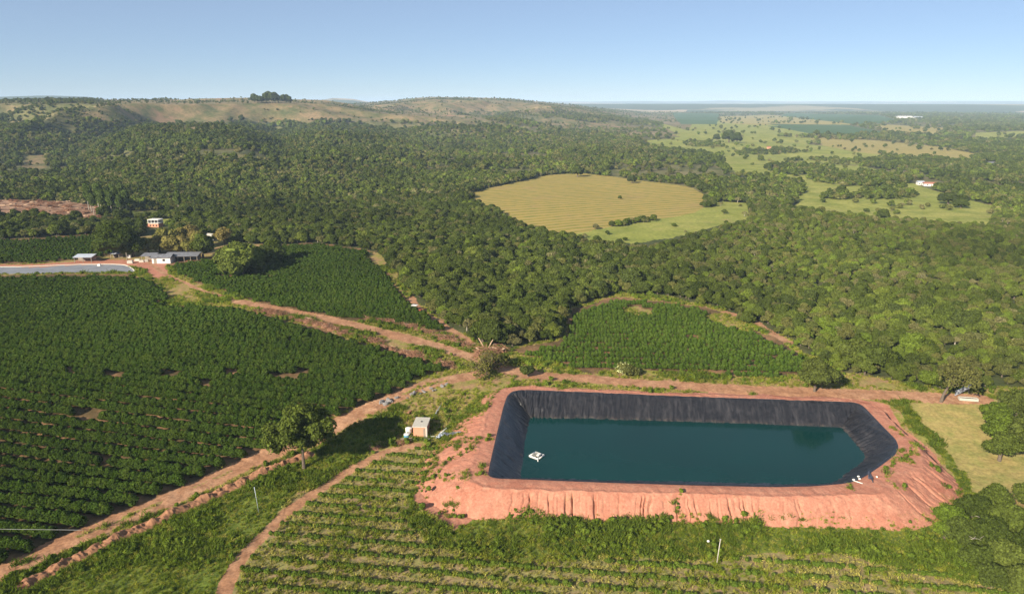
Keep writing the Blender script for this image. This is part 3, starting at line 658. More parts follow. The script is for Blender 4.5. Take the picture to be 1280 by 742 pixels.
def scatter(name, Pts, kinds, shapes, scl, label, rot=None, tilt=0.0):
    """ONE object: a point mesh whose points carry plants; kinds indexes into shapes"""
    n = len(Pts)
    me = bpy.data.meshes.new(name); me.vertices.add(n); me.vertices.foreach_set('co', np.asarray(Pts, np.float32).ravel())
    def att(nm, typ, arr, key='value'):
        a = me.attributes.new(nm, typ, 'POINT'); a.data.foreach_set(key, np.ascontiguousarray(arr).ravel())
    att('kind_index', 'INT', kinds.astype(np.int32))
    rz = rng.uniform(0, 6.283, n) if rot is None else rot
    att('turn', 'FLOAT_VECTOR', np.stack([rng.normal(0, 1, n) * tilt, rng.normal(0, 1, n) * tilt, rz], -1).astype(np.float32), 'vector')
    sc = np.asarray(scl, float); sc = np.repeat(sc[:, None], 3, 1) if sc.ndim == 1 else sc
    att('size', 'FLOAT_VECTOR', sc.astype(np.float32), 'vector')
    o = bpy.data.objects.new(name, me); COL.objects.link(o)
    ng = bpy.data.node_groups.new(name, 'GeometryNodeTree')
    ng.interface.new_socket('Geometry', in_out='INPUT', socket_type='NodeSocketGeometry'); ng.interface.new_socket('Geometry', in_out='OUTPUT', socket_type='NodeSocketGeometry')
    gi = ng.nodes.new('NodeGroupInput'); go = ng.nodes.new('NodeGroupOutput'); jn = ng.nodes.new('GeometryNodeJoinGeometry')
    def named(nm, dt):
        q = ng.nodes.new('GeometryNodeInputNamedAttribute'); q.data_type = dt; q.inputs[0].default_value = nm
        return [x for x in q.outputs if x.enabled and x.name == 'Attribute'][0]
    kI, tV, sV = named('kind_index', 'INT'), named('turn', 'FLOAT_VECTOR'), named('size', 'FLOAT_VECTOR')
    e = ng.nodes.new('FunctionNodeEulerToRotation'); ng.links.new(tV, e.inputs[0])
    for k, ob in enumerate(shapes):
        oi = ng.nodes.new('GeometryNodeObjectInfo'); oi.inputs['Object'].default_value = ob; oi.inputs['As Instance'].default_value = True
        cp = ng.nodes.new('FunctionNodeCompare'); cp.data_type = 'INT'; cp.operation = 'EQUAL'
        ip = [x for x in cp.inputs if x.enabled]; ng.links.new(kI, ip[0]); ip[1].default_value = k
        ins = ng.nodes.new('GeometryNodeInstanceOnPoints')
        ng.links.new(gi.outputs[0], ins.inputs['Points']); ng.links.new(cp.outputs[0], ins.inputs['Selection'])
        ng.links.new(oi.outputs['Geometry'], ins.inputs['Instance']); ng.links.new(e.outputs[0], ins.inputs['Rotation']); ng.links.new(sV, ins.inputs['Scale'])
        ng.links.new(ins.outputs[0], jn.inputs[0])
    ng.links.new(jn.outputs[0], go.inputs[0])
    md_ = o.modifiers.new('scatter', 'NODES'); md_.node_group = ng
    tag(o, label, kind='stuff'); return o
# ------------------------------------------------------------------ woodland
KEYS = ['dark', 'mid', 'bright', 'olive', 'grey']
near_sh, near_of = [], {}
for k in KEYS:
    near_of[k] = []
    for t_, c_, m_, b_ in PROTO[k]:
        V, T_, Q_, ms, mi = merged([(t_, b_), (c_, m_)])
        ob = bpy.data.objects.new('tree_shape', mesh_np('tree_shape', V, T_, Q_, ms, False, mi)); HID.objects.link(ob)
        near_of[k].append(len(near_sh)); near_sh.append(ob)
far_of = {}
for k in KEYS:
    far_of[k] = []
    for c_ in PROTO_FAR[k]:
        far_of[k].append(len(near_sh)); near_sh.append(hidden('far_tree_shape', c_, [FM[k]]))
def jitter_grid(r0, r1, sp, amax=43.5):
    a = R(amax); xs = np.arange(-r1 * math.sin(a), r1 * math.sin(a), sp); ys = np.arange(r0 * .6, r1, sp)
    X, Y = np.meshgrid(xs, ys); X = X + rng.uniform(-.42, .42, X.shape) * sp; Y = Y + rng.uniform(-.42, .42, Y.shape) * sp
    X, Y = X.ravel(), Y.ravel(); r = np.hypot(X, Y); m = (r >= r0) & (r < r1) & (np.abs(np.arctan2(X, Y)) < a)
    return X[m], Y[m]
TX, TY, TS = [], [], []
for r0, r1, sp, sc in ((120, 470, 2.75, .6), (470, 620, 3.2, .66), (620, 1250, 4.6, .76), (1250, 2500, 7.4, 1.05), (2500, 4400, 12, 1.5)):
    x, y = jitter_grid(r0, r1, sp); TX.append(x); TY.append(y); TS.append(np.full(len(x), sc))
TX, TY, TS = np.concatenate(TX), np.concatenate(TY), np.concatenate(TS)
TZ = ground(TX, TY); tz_ = zone(TX, TY, TZ); tpx, tpy, tdep = proj(TX, TY, TZ); tr = np.hypot(TX, TY)
dens = np.where(tz_ == 0, .97, 0.0)
big = fbm(TX / 160, TY / 160, 101, 4); sm = fbm(TX / 45, TY / 45, 102, 3)
# open savanna-like stretches high on the hills and to the right
hill = (tpx < 870) & (tpy < 200)
dens = np.where(tz_ == 15, np.clip(.5 + big * 1.3 + sm * .5, .1, .92), dens); dens = np.where((tz_ == 15) & hill, np.clip(.34 + big * 1.1 + sm * .6, .05, .85), dens)
rgt = (tpx > 780) & (tpy < 300) & (tpy > 150)
far_open = (tpx > 880) & (tpy > 150) & (tpy < 200); dens = np.where((tz_ == 15) & far_open, dens * .75, dens)
dens = np.where(tz_ == 2, np.where((big + sm * .6 > .52) & (tpx > 940), .6, .012), dens)
dens = np.where(tz_ == 3, np.where(big + sm * .5 > .22, .6, .045), dens)
dens = np.where((tz_ == 16) & (tpy < 300), .02, dens); dens = np.where((tz_ == 5), .0008, dens)
dens = np.where((tpy > 495) & (tz_ == 2), 0, dens)
BAND = [(728, 287, 12, 3), (748, 283, 16, 3.5), (772, 279, 16, 4), (798, 273, 20, 5), (832, 267, 12, 3), (862, 261, 14, 4), (884, 256, 12, 4)]
for a, b, c_, d_ in BAND: dens = np.where(((tpx - a) / c_) ** 2 + ((tpy - b) / d_) ** 2 < 1 + sm, .95, dens)
CLUMPS = [(1088, 224, 62, 9), (1000, 212, 36, 8), (1100, 246, 40, 5), (985, 238, 22, 10), (1045, 247, 22, 4), (1070, 172, 55, 3), (965, 190, 45, 4), (1210, 216, 40, 9), (880, 182, 30, 4)]
for a, b, c_, d_ in CLUMPS:
    dens = np.where(((tpx - a) / c_) ** 2 + ((tpy - b) / d_) ** 2 < 1 + sm * 1.6, .62, dens)
keep = (rng.uniform(size=len(TX)) < dens) & (tpy < 498)
_a, ty2, _b = proj(TX, TY, TZ + 4.0)
for nm, pg in POLY:
    if nm in ('pasture', 'mown_field') or (nm == 'dry_meadow' and pg[:, 1].max() < 300): keep &= ~(inside(pg, tpx, ty2) & (tz_ != 2) & (tz_ != 16) & (tpy < 310))
# not on buildings and yards
for a, b, c_, d_ in ((195, 290, 18, 14), (215, 322, 45, 9), (100, 325, 60, 12), (1158, 231, 22, 7), (1132, 147, 16, 3), (960, 185, 6, 5), (268, 298, 10, 5), (1196, 193, 20, 3), (1238, 206, 9, 4)):
    keep &= ((tpx - a) / c_) ** 2 + ((tpy - b) / d_) ** 2 > 1
TX, TY, TZ, TS, tpx, tpy, tr, tzone, big = (q[keep] for q in (TX, TY, TZ, TS, tpx, tpy, tr, tz_, big))
nT = len(TX)
mixn = fbm(TX / 70, TY / 70, 111, 4) + rng.normal(0, .16, nT)
right = S(760, 980, tpx) * S(230, 300, tpy); lefth = S(700, 400, tpx) * S(300, 240, tpy)
u = rng.uniform(size=nT)
pd = .38 + .2 * lefth - .34 * right; pm = .31 - .06 * lefth - .06 * right; pb = .06 + .28 * right - .04 * lefth; po = .19 - .03 * lefth + .14 * right; hl_ = S(320, 190, tpy) * S(900, 800, tpx); pd = pd - .16 * hl_; pm = pm - .08 * hl_; po = po + .17 * hl_; pb = pb - .1 * right
u = np.clip(u * .55 + (mixn * .5 + .5) * .45, 0, .999)
u = np.argsort(np.argsort(u)) / nT
kk = np.where(u < pd, 0, np.where(u < pd + pm, 1, np.where(u < pd + pm + pb, 2, np.where(u < pd + pm + pb + po, 3, 4))))
kk = np.where(rng.uniform(size=nT) < .12, rng.integers(0, 4, nT), kk)
far = tr > 470
ki = np.zeros(nT, int)
for i, k in enumerate(KEYS):
    for fl, tab in ((False, near_of), (True, far_of)):
        m = (kk == i) & (far == fl); ki[m] = rng.choice(tab[k], m.sum())
hn = fbm(TX / 30, TY / 30, 120, 2)
sc1 = TS * (.55 + .75 * rng.beta(1.6, 2.4, nT)) * 1.12 * (1 + hn * .45) * (1 - .2 * right)
sc1 = np.where(tzone == 2, sc1 * .9, sc1); sc1 = np.where(tpy < 150, sc1 * .66, sc1); sc1 = np.where((tzone == 3), sc1 * rng.uniform(.4, .9, nT), sc1)
SCL = np.stack([sc1 * rng.uniform(.9, 1.2, nT), sc1 * rng.uniform(.9, 1.2, nT), sc1 * rng.uniform(.85, 1.15, nT)], -1)
# the 300 that show largest become trees of their own
vis = (tpx > 5) & (tpx < 1275) & (tpy < 560)
order = np.argsort(np.where(vis, tr / sc1, 1e9))[:285]
solo = np.zeros(nT, bool); solo[order] = True
rest = ~solo
scatter('woodland', np.stack([TX, TY, TZ - .15], -1)[rest], ki[rest], near_sh, SCL[rest], 'dense mixed green woodland covering the middle distance and the hills')
KN = dict(dark='dark green', mid='mid green', bright='light yellow-green', olive='dull olive', grey='greyish sparse')
def where(px, py):
    if px < 470: return 'at the farmyard end of the woods on the left'
    if px < 600: return 'on the woodland edge above the road junction' if py > 390 else 'in the woods right of the upper coffee field'
    if px < 720: return 'on the woodland edge left of the small coffee plot'
    if px < 900: return 'in the woods directly behind the small coffee plot'
    if px < 1040: return 'in the woods right of the small coffee plot'
    return 'in the bright woods behind the right road' if py > 430 else 'deeper in the bright woods on the right'
TREE0 = {}
for i in order:
    k = KEYS[kk[i]]; v = int(rng.integers(len(PROTO[k]))); x, y, z = float(TX[i]), float(TY[i]), float(TZ[i])
    hgt = 'tall' if sc1[i] > .78 else ('low' if sc1[i] < .58 else 'mid-sized')
    lab = f'{hgt} {KN[k]} tree {where(tpx[i], tpy[i])}'
    if (k, v) not in TREE0:
        t_, c_, m_, b_ = PROTO[k][v]
        o = empty('woodland_tree', (x, y, z), 0, lab, 'tree')
        kids(o, t_.build('trunk', b_, o), c_.build('crown', m_, o)); TREE0[(k, v)] = o
    else: o = copy_tree(TREE0[(k, v)])
    o.location = (x, y, z - .15); o.rotation_euler = (0, 0, rng.uniform(0, 6.28)); o.scale = SCL[i].tolist()
    tag(o, lab, 'tree', f'{hgt} {KN[k]} trees {where(tpx[i], tpy[i])}')
# ------------------------------------------------------------------ coffee
def bush_mb(r, h, nleaf, leaf, sub=2):
    mb = MB(); V0, T0 = ICO[sub]
    for i in range(4):
        c = A([rng.uniform(-.3, .3) * r, rng.uniform(-.35, .35) * r, h * (.32 + .14 * i)]); q = r * (.82, .85, .68, .45)[i]
        nz = 1 + .2 * (vnoise(V0[:, 0] * 3 + i * 7, V0[:, 1] * 3 + V0[:, 2] * 4, i) * 2 - 1)
        mb.add(c + V0 * (q * .85 * nz)[:, None], T0)
        d = unit(nleaf // 4); d[:, 2] = np.abs(d[:, 2]) - .2
        V, Q = cards(c + d * (q * rng.uniform(.88, 1.12, len(d)))[:, None], d, leaf, jitter=.6); mb.add(V, Q=Q)
    return mb
bush = [bush_mb(1.02, 2.45, 320, .28, 1) for _ in range(3)]
bush_far = [bush_mb(1.1, 2.3, 60, .5, 1) for _ in range(2)]
bsh = [hidden('bush_shape', b, [FM['coffee']]) for b in bush + bush_far]
ROW = R(-11)
def zone_px(zid, px, py):
    r = np.zeros(len(px), bool)
    for nm, pg in POLY:
        if nm == ZN[zid]: r |= inside(pg, px, py)
    return r
def rows_in(px0, px1, py0, py1, spacing, step, rot, zid, warp=3.0, top=1.7):
    cx_, cy_ = [], []
    cor = hit([px0, px1, px0, px1], [py0, py0, py1, py1])
    c_, s_ = math.cos(rot), math.sin(rot)
    uu = cor[:, 0] * c_ + cor[:, 1] * s_; vv = -cor[:, 0] * s_ + cor[:, 1] * c_
    us = np.arange(uu.min() - 5, uu.max() + 5, step); vs = np.arange(math.floor(vv.min() / spacing) * spacing, vv.max(), spacing)
    U_, V_ = np.meshgrid(us, vs); rid = np.repeat(np.arange(len(vs)), len(us)).ravel()
    U_ = U_.ravel() + rng.uniform(-.2, .2, U_.size) * step; V_ = V_.ravel() + rng.normal(0, .1, V_.size)
    V_ = V_ + warp * np.sin(U_ / 55)
    X = U_ * c_ - V_ * s_; Y = U_ * s_ + V_ * c_
    z = ground(X, Y); m = zone(X, Y, z, .5) == zid
    px, py, _ = proj(X, Y, z); m &= (px > px0) & (px < px1) & (py > py0) & (py < py1)
    for gp in GAPS: m &= ~inside(gp, px + rng.normal(0, 1.2, len(px)), py + rng.normal(0, .3, len(px)))
    if top: _p, py2, _d = proj(X, Y, z + top); m &= zone_px(zid, px, py2)
    m &= fbm(X / 3, Y / 3, 181, 2) < .56
    return X[m], Y[m], z[m], rid[m], px[m], py[m]
fields = [rows_in(-60, 580, 335, 760, 3.45, .72, ROW, 4), rows_in(205, 585, 300, 425, 3.5, .8, ROW, 4), rows_in(635, 1020, 365, 480, 3.7, .85, R(-6), 4), rows_in(-60, 160, 285, 335, 4, 1.6, ROW, 4), rows_in(330, 480, 300, 322, 4, 1.7, ROW, 4)]
f0 = fields[0]; fx1 = fields[1]
m0 = ~((f0[4] > 205) & (f0[5] < 425) & (f0[5] < 330 + (f0[4] - 200) * .255 + 6))
f0 = tuple(q[m0] for q in f0)
dist = np.hypot(f0[0], f0[1]); vis = (f0[4] > 2) & (f0[4] < 1278) & (f0[5] < 735)
od = np.argsort(np.where(vis, dist, 1e9))[:296]; solo = np.zeros(len(dist), bool); solo[od] = True
ORD = ['first', 'second', 'third', 'fourth', 'fifth', 'sixth', 'seventh', 'eighth', 'ninth', 'tenth', 'eleventh', 'twelfth', 'thirteenth', 'fourteenth', 'fifteenth', 'sixteenth', 'seventeenth', 'eighteenth', 'nineteenth', 'twentieth'] + ['farther'] * 30
rids = sorted(set(f0[3][od].tolist())); B0 = []
# rows that meet the dirt track, counted up from the lower left corner
for b in bush:
    B0.append(b.build('coffee_bush', FM['coffee']))
for q, i in enumerate(od):
    o = B0[q] if q < 3 else B0[int(rng.integers(3))].copy()
    if q >= 3: COL.objects.link(o)
    o.location = (float(f0[0][i]), float(f0[1][i]), float(f0[2][i]) - .05); o.rotation_euler = (0, 0, rng.uniform(0, 6.28)); s_ = rng.uniform(.82, 1.02); o.scale = (s_ * rng.uniform(.95, 1.15), s_ * rng.uniform(.95, 1.15), s_ * rng.uniform(.85, 1.15))
    k = rids.index(f0[3][i]); end = 'near its track end' if f0[4][i] > 26 + 25 * k + 60 else 'towards the left'
    mx_ = max(f0[4][j] for j in od if f0[3][j] == f0[3][i]); e_ = 'at the track end of' if f0[4][i] > .72 * mx_ else ('midway along' if f0[4][i] > .36 * mx_ else 'at the photo-edge end of')
    tag(o, f'dark green coffee bush {e_} the {ORD[k]} row from lower left corner', 'coffee bush', f'coffee bushes {e_} the {ORD[k]} row from the lower left corner')
bsh2 = [hidden('bush_shape', b, [FM['coffee_light']]) for b in bush + bush_far]
def bushes(name, f, label, m=None, s0=1.0, sh=None):
    x, y, z = f[0], f[1], f[2]
    if m is not None: x, y, z = x[m], y[m], z[m]
    k = len(x); d_ = np.hypot(x, y); kd = np.where(d_ < 230, rng.integers(0, 3, k), rng.integers(3, 5, k))
    s_ = rng.uniform(.8, 1.02, k) * s0 * (1 + .12 * fbm(x / 25, y / 25, 131, 3))
    scatter(name, np.stack([x, y, z - .05], -1), kd, sh or bsh, np.stack([s_ * 1.05, s_ * 1.05, s_ * rng.uniform(.85, 1.1, k)], -1), label)
bushes('coffee_hedges', f0, 'dense dark green coffee rows filling the large field on the left', ~solo)
bushes('coffee_hedges', fields[1], 'dark green coffee rows in the field beyond the diagonal dirt road')
bushes('coffee_hedges', fields[2], 'green coffee rows of the small plot behind the pond', s0=.8, sh=bsh2)
bushes('coffee_hedges', fields[3], 'dark green coffee rows of the field beyond the drying yard')
bushes('coffee_hedges', fields[4], 'dark green coffee rows behind the big round tree')
# young coffee plants in the plot at the bottom
yb = [bush_mb(.42, .5, 110, .2, 1) for _ in range(3)]
ysh = [hidden('young_shape', b, [FM['young']]) for b in yb]
fy = rows_in(100, 1290, 555, 900, 2.9, .5, R(-9), 10, 1.5, 0)
m = (rng.uniform(size=len(fy[0])) < .8 + .6 * fbm(fy[0] / 9, fy[1] / 9, 141, 3)) & (fy[5] < 790)
fy = tuple(q[m] for q in fy)
dist = np.hypot(fy[0], fy[1]); vis = (fy[4] > 2) & (fy[4] < 1278) & (fy[5] < 738)
od = np.argsort(np.where(vis, dist, 1e9))[:290]; solo = np.zeros(len(dist), bool); solo[od] = True
rids = sorted(set(fy[3][od].tolist())); Y0 = [b.build('young_coffee_plant', FM['young']) for b in yb]
for q, i in enumerate(od):
    o = Y0[q] if q < 3 else Y0[int(rng.integers(3))].copy()
    if q >= 3: COL.objects.link(o)
    o.location = (float(fy[0][i]), float(fy[1][i]), float(fy[2][i]) - .03); o.rotation_euler = (0, 0, rng.uniform(0, 6.28)); s_ = rng.uniform(.7, 1.25); o.scale = (s_,) * 3
    k = rids.index(fy[3][i]); side = ('at its left end' if fy[4][i] < 400 else 'under the pump house side' if fy[4][i] < 560 else 'below the pond centre' if fy[4][i] < 890 else 'right of the concrete post')
    tag(o, f'low young coffee plant in the {ORD[k]} row from the bottom, {side}', 'young plant', f'young coffee plants in the {ORD[k]} row from the bottom, {side}')
s_ = rng.uniform(.7, 1.25, (~solo).sum())
scatter('young_coffee_rows', np.stack(fy[:3], -1)[~solo], rng.integers(0, 3, (~solo).sum()), ysh, s_, 'rows of low young coffee plants between straw strips below the pump house')
# ------------------------------------------------------------------ grasses
def tuft_mb(n, h, w, spread, droop=.5):
    mb = MB(); c = np.column_stack([rng.normal(0, spread, n), rng.normal(0, spread, n), np.zeros(n)])
    d = np.column_stack([rng.normal(0, droop, (n, 2)), np.ones(n)]); d /= np.linalg.norm(d, axis=1)[:, None]
    a = np.cross(d, unit(n)); a /= np.linalg.norm(a, axis=1)[:, None]; L = h * rng.uniform(.6, 1.2, (n, 1))
    V = np.stack([c - a * w / 2, c + a * w / 2, c + d * L * .6 + a * w * .4, c + d * L + A([0, 0, -.12]) * L], 1).reshape(-1, 3)
    return mb.add(V, Q=np.arange(4 * n).reshape(n, 4))
gsh = [hidden('tuft_shape', tuft_mb(44, .8, .09, .3), [FM['grass']]) for _ in range(2)] + [hidden('tuft_shape', tuft_mb(30, .5, .1, .28), [FM['straw']]) for _ in range(2)] + \
      [hidden('weed_shape', bush_mb(.55, 1.0, 110, .26, 1), [FM['weed']]) for _ in range(2)] + [hidden('weed_shape', tuft_mb(60, 1.25, .11, .38), [FM['weed']])]
def grass_pts(zid, sp, r1, pxr=(-20, 1300), pyr=(380, 770)):
    x, y = jitter_grid(70, r1, sp, 42); z = ground(x, y); px, py, _ = proj(x, y, z)
    m = (px > pxr[0]) & (px < pxr[1]) & (py > pyr[0]) & (py < pyr[1]); x, y, z = x[m], y[m], z[m]
    m = zone(x, y, z) == zid; return x[m], y[m], z[m]
x, y, z = grass_pts(9, .62, 185)
nn = fbm(x / 7, y / 7, 151, 4); k = len(x)
kd = np.where(nn + rng.normal(0, .2, k) > .05, rng.choice([4, 5, 6, 0], k, p=[.14, .14, .5, .22]), rng.choice([0, 1, 6], k, p=[.4, .4, .2])); kd = np.where(rng.uniform(size=k) < .06, 2, kd)
dr, _q = rim_dist(x, y)
s_ = rng.uniform(.5, 1.15, k) * (1 + nn * .9); s_ = np.clip(s_, .2, 1.5) * .75
m = dr > 3
scatter('rank_grass', np.stack([x, y, z], -1)[m], kd[m], gsh, s_[m], 'rank green weeds and long grass below the embankment and beside the track', tilt=.12)
x, y, z = grass_pts(1, .9, 330, pyr=(328, 770)); k = len(x); nn = fbm(x / 10, y / 10, 152, 4)
kd = np.where(nn + rng.normal(0, .2, k) > .12, rng.choice([0, 1, 4, 6], k), rng.choice([0, 1, 2, 3], k)); m = nn > -.34
scatter('verge_tufts', np.stack([x, y, z], -1)[m], kd[m], gsh, (rng.uniform(.5, 1.1, k) * (1 + nn * .6))[m], 'yellow-green grass tufts along the dirt road and field edges', tilt=.12)
x, y, z = grass_pts(10, .6, 165); k = len(x); nn = fbm(x / 6, y / 6, 153, 3)
kd = np.where(nn + rng.normal(0, .25, k) > .1, rng.choice([0, 1], k), rng.choice([2, 3], k)); m = rng.uniform(size=k) < .7
scatter('straw_mulch_tufts', np.stack([x, y, z], -1)[m], kd[m], gsh, (rng.uniform(.4, 1.0, k))[m], 'pale dry grass lying between the young coffee rows', tilt=.5)
# sparse grass on the red earth
x, y = jitter_grid(85, 175, .8, 42); z = ground(x, y); dr, q = rim_dist(x, y); px, py, _ = proj(x, y, z)
nn = fbm(x / 4.5, y / 4.5, 161, 4); leftside = (px < 640)
lim = np.where(leftside, .24, np.where(px > 1060, .3, .5)); cwx, _s = crest_slope(RNC[q])
m = (dr > .8) & (dr < 26) & (nn > lim) & ((zone(x, y, z) == 6)) & (rng.uniform(size=len(x)) < .75); k = int(m.sum())
scatter('embankment_tufts', np.stack([x, y, z + .1], -1)[m], rng.choice([0, 1, 4, 6, 2], k), gsh, rng.uniform(.35, .85, k), 'scattered green grass patches on the red embankment', tilt=.15)
# ------------------------------------------------------------------ trees that stand out
def at(px, py, dz=0.0):
    v = P(px, py); v.z += dz; return v
def tree(name, loc, label, mat, R_, H_, zb, nl, nleaf, leaf, bark=None, group=None, lean=(0, 0), tr_=None, cat='tree', rz=None, **kw):
    c = crown_mb(R_, H_, nl, nleaf, leaf, zb, **kw)
    if lean != (0, 0):
        for k, v in enumerate(c.v):
            v = v.copy(); f = np.clip(v[:, 2:3] / (zb + H_ * .5), 0, 1.6); v[:, :1] += lean[0] * f; v[:, 1:2] += lean[1] * f; c.v[k] = v
        c.C = c.C + A([lean[0], lean[1], 0]) * (c.C[:, 2:3] / (zb + H_ * .5))
    o = empty(name, loc, 0 if rz is None else rz, label, cat, group)
    t = trunk_mb(zb + H_ * .4, tr_ or .06 * R_ + .08, lean=lean, limbs=c.C[:9], n=8)
    kids(o, t.build('trunk', bark or M_BARK, o), c.build('crown', mat, o)); return o
tree('savanna_tree', at(380, 585), 'tall sparse tree with pale trunk standing alone beside the dirt track left', FM['mid'], 6.5, 12.6, .9, 36, 9500, .4, bark=M_BARK, core=.6, lob=(.14, .26), spread=.85, jag=.5, tr_=.26)
tree('savanna_tree', at(1018, 489), 'dense round green tree casting a shadow beside the road behind the pond', FM['mid'], 4.5, 7.2, .3, 20, 6500, .36, core=.74, jag=.4, lob=(.22, .38), spread=.72, tr_=.25)
tree('leaning_tree', at(1176, 502), 'gnarled grey-green tree leaning over the road at the right', FM['olive'], 4.6, 4.4, 3.2, 16, 2300, .36, core=0, lob=(.2, .38), spread=.85, lean=(2.6, .6), tr_=.27, bark=M_BARK)
tree('great_tree', at(303, 343), 'broad round dark green tree standing at the edge of the upper coffee field', FM['mid'], 9.6, 11.5, .3, 30, 6500, .62, core=.88, lob=(.24, .36), spread=.75)
tree('great_tree', at(338, 330), 'dark tree crowding behind the broad round tree', FM['dark'], 6, 9, .3, 16, 3000, .6)
tree('great_tree', at(145, 322), 'very big dark tree beside the drying yard', FM['dark'], 9.2, 14.5, .5, 30, 7500, .55, lob=(.24, .38), spread=.72)
tree('great_tree', at(167, 321), 'dark tree in front of the red and white house', FM['dark'], 5.5, 8.5, .5, 16, 2500, .6)
tree('great_tree', at(254, 322), 'tall dark tree beside the right end of the long shed', FM['dark'], 5.6, 9.5, .5, 16, 2500, .6)
for i, (a, b, w) in enumerate([(186, 317, 'leftmost'), (200, 315, 'second from the left'), (214, 316, 'third from the left'), (229, 315, 'fourth from the left'), (243, 317, 'rightmost in front'), (207, 305, 'left in the back row'), (224, 303, 'middle of the back row'), (240, 301, 'right in the back row'), (250, 309, 'behind the right end of the shed')]):
    tree('orchard_tree', at(a, b), f'tan-green rounded tree behind the long shed, {w}', FM['tan'], 4.2 + .4 * (i % 3), 6.4, .3, 13, 1500, .6, group='tan-green trees behind the long shed')
tree('orchard_tree', at(281, 305), 'brownish tree right of the tan-green grove', FM['tan'], 4.8, 7.5, .4, 13, 1500, .6)
# eucalyptus stand
ec = crown_mb(2.3, 11, 9, 900, .7, 3.2, core=.7, ratio=1.5, spread=.45, lob=(.42, .62)); et = trunk_mb(12, .2)
E0 = None
for i in range(15):
    a, b = 112 + i * 3.6 + rng.uniform(-2, 2), 262 + (i % 3) * 3.2 + i * .25
    if i == 14: a, b = 224, 268
    lab = 'slender tall eucalyptus in the stand right of the cleared strip' if i < 14 else 'slender tall eucalyptus alone behind the red and white house'
    if E0 is None:
        E0 = empty('eucalyptus_tree', at(a, b), 0, lab, 'tree', 'eucalyptus stand'); kids(E0, et.build('trunk', M_PALEBARK, E0), ec.build('crown', FM['eucal'], E0)); o = E0
    else: o = copy_tree(E0); o.location = at(a, b)
    s_ = rng.uniform(.85, 1.2); o.scale = (s_, s_, s_ * rng.uniform(.9, 1.1)); o.rotation_euler = (0, 0, rng.uniform(0, 6)); tag(o, lab)
    if i == 14: del o['group']
G0 = TREE0.get(('dark', 0)) or list(TREE0.values())[0]
for i in range(13):
    o = copy_tree(G0); o.location = at(318 + i * 3.7, 127.6 + rng.uniform(0, 1.6)); s_ = rng.uniform(1.5, 2.3) * (1.25 if 3 < i < 9 else .9); o.scale = (s_, s_, s_ * 1.15)
    tag(o, 'dark tree in the compact grove crowning the left hilltop', 'tree', 'hilltop grove')
for a, b, s_, lab in [(911, 178, 2.7, 'tallest dark tree standing in the far pasture'), (921, 179, 2.3, 'dark tree right of the tallest one in the far pasture'), (896, 176, 1.6, 'round tree left of the tallest one in the far pasture'),
                      (1185, 255, 1.25, 'wide umbrella-shaped tree in the right pasture'), (1201, 260, .95, 'small tree below the umbrella-shaped tree in the right pasture'), (1204, 254, .9, 'flat bush right of the umbrella-shaped tree'),
                      (722, 221, 1.3, 'round dark tree at the top edge of the mown field'), (790, 229, .9, 'low bush near the top right of the mown field'), (775, 249, .35, 'tiny bush in the middle of the mown field'), (1052, 245, 1.0, 'small tree in the right pasture left of centre'), (1104, 276, .9, 'lone small tree at the lower edge of the right pasture')]:
    o = copy_tree(G0); o.location = at(a, b); o.scale = (s_ * (1.3 if 'umbrella-shaped tree in' in lab else 1), s_ * 1.1, s_ * (.8 if 'umbrella' in lab else 1)); tag(o, lab, 'tree')
    if 'group' in o: del o['group']
# shrubs at the right edge and the lower right corner
SH = [(1188, 655, 2.4, 'weed'), (1215, 648, 3.0, 'dark'), (1240, 640, 3.4, 'mid'), (1205, 680, 2.9, 'dark'), (1232, 682, 3.4, 'dark'), (1262, 668, 3.6, 'mid'), (1222, 712, 2.8, 'dark'), (1255, 712, 3.3, 'mid'), (1290, 700, 3.6, 'dark'), (1180, 672, 1.8, 'weed'), (1290, 640, 3.6, 'mid'), (1240, 735, 2.6, 'dark'), (1275, 745, 3, 'mid')]
for i, (a, b, r_, m_) in enumerate(SH):
    tree('shrub_tree', at(a, b), 'dark green' * (m_ == 'dark') + 'mid green' * (m_ == 'mid') + 'small light green' * (m_ == 'weed') + f' shrub in the lower right thicket, number {i}', FM[m_], r_, r_ * 1.25, .2, 14, 3200, .32, lob=(.24, .4), spread=.75, core=.74, jag=.5, group='lower right thicket')
pos = ['at its left tip', 'on its left upper edge', 'at its upper middle', 'left in its middle row', 'in the centre', 'right in its middle row', 'at the bottom left of centre', 'at the bottom right of centre', 'at the far right middle', 'beside its left tip', 'at the far right top', 'at the bottom edge, left', 'at the bottom edge, right']
for o in [q for q in COL.objects if q.name.startswith('shrub_tree')]:
    k = int(o['label'].split()[-1]); o['label'] = o['label'].split(', number')[0] + ', ' + pos[k]
for a, b, r_, lab in [(1243, 530, 3.2, 'topmost light green bush at the right edge'), (1247, 550, 3.8, 'middle light green bush at the right edge'), (1249, 575, 3.6, 'lowest light green bush at the right edge'), (1270, 525, 4.2, 'green bush beyond the right edge bushes'), (1275, 562, 4.4, 'green bush beyond the lowest right edge bush')]:
    tree('shrub_tree', at(a, b), lab, FM['mid' if a > 1248 else 'bright'], r_, r_ * 1.5, .2, 14, 3000, .32, lob=(.24, .4), core=.74, jag=.5)
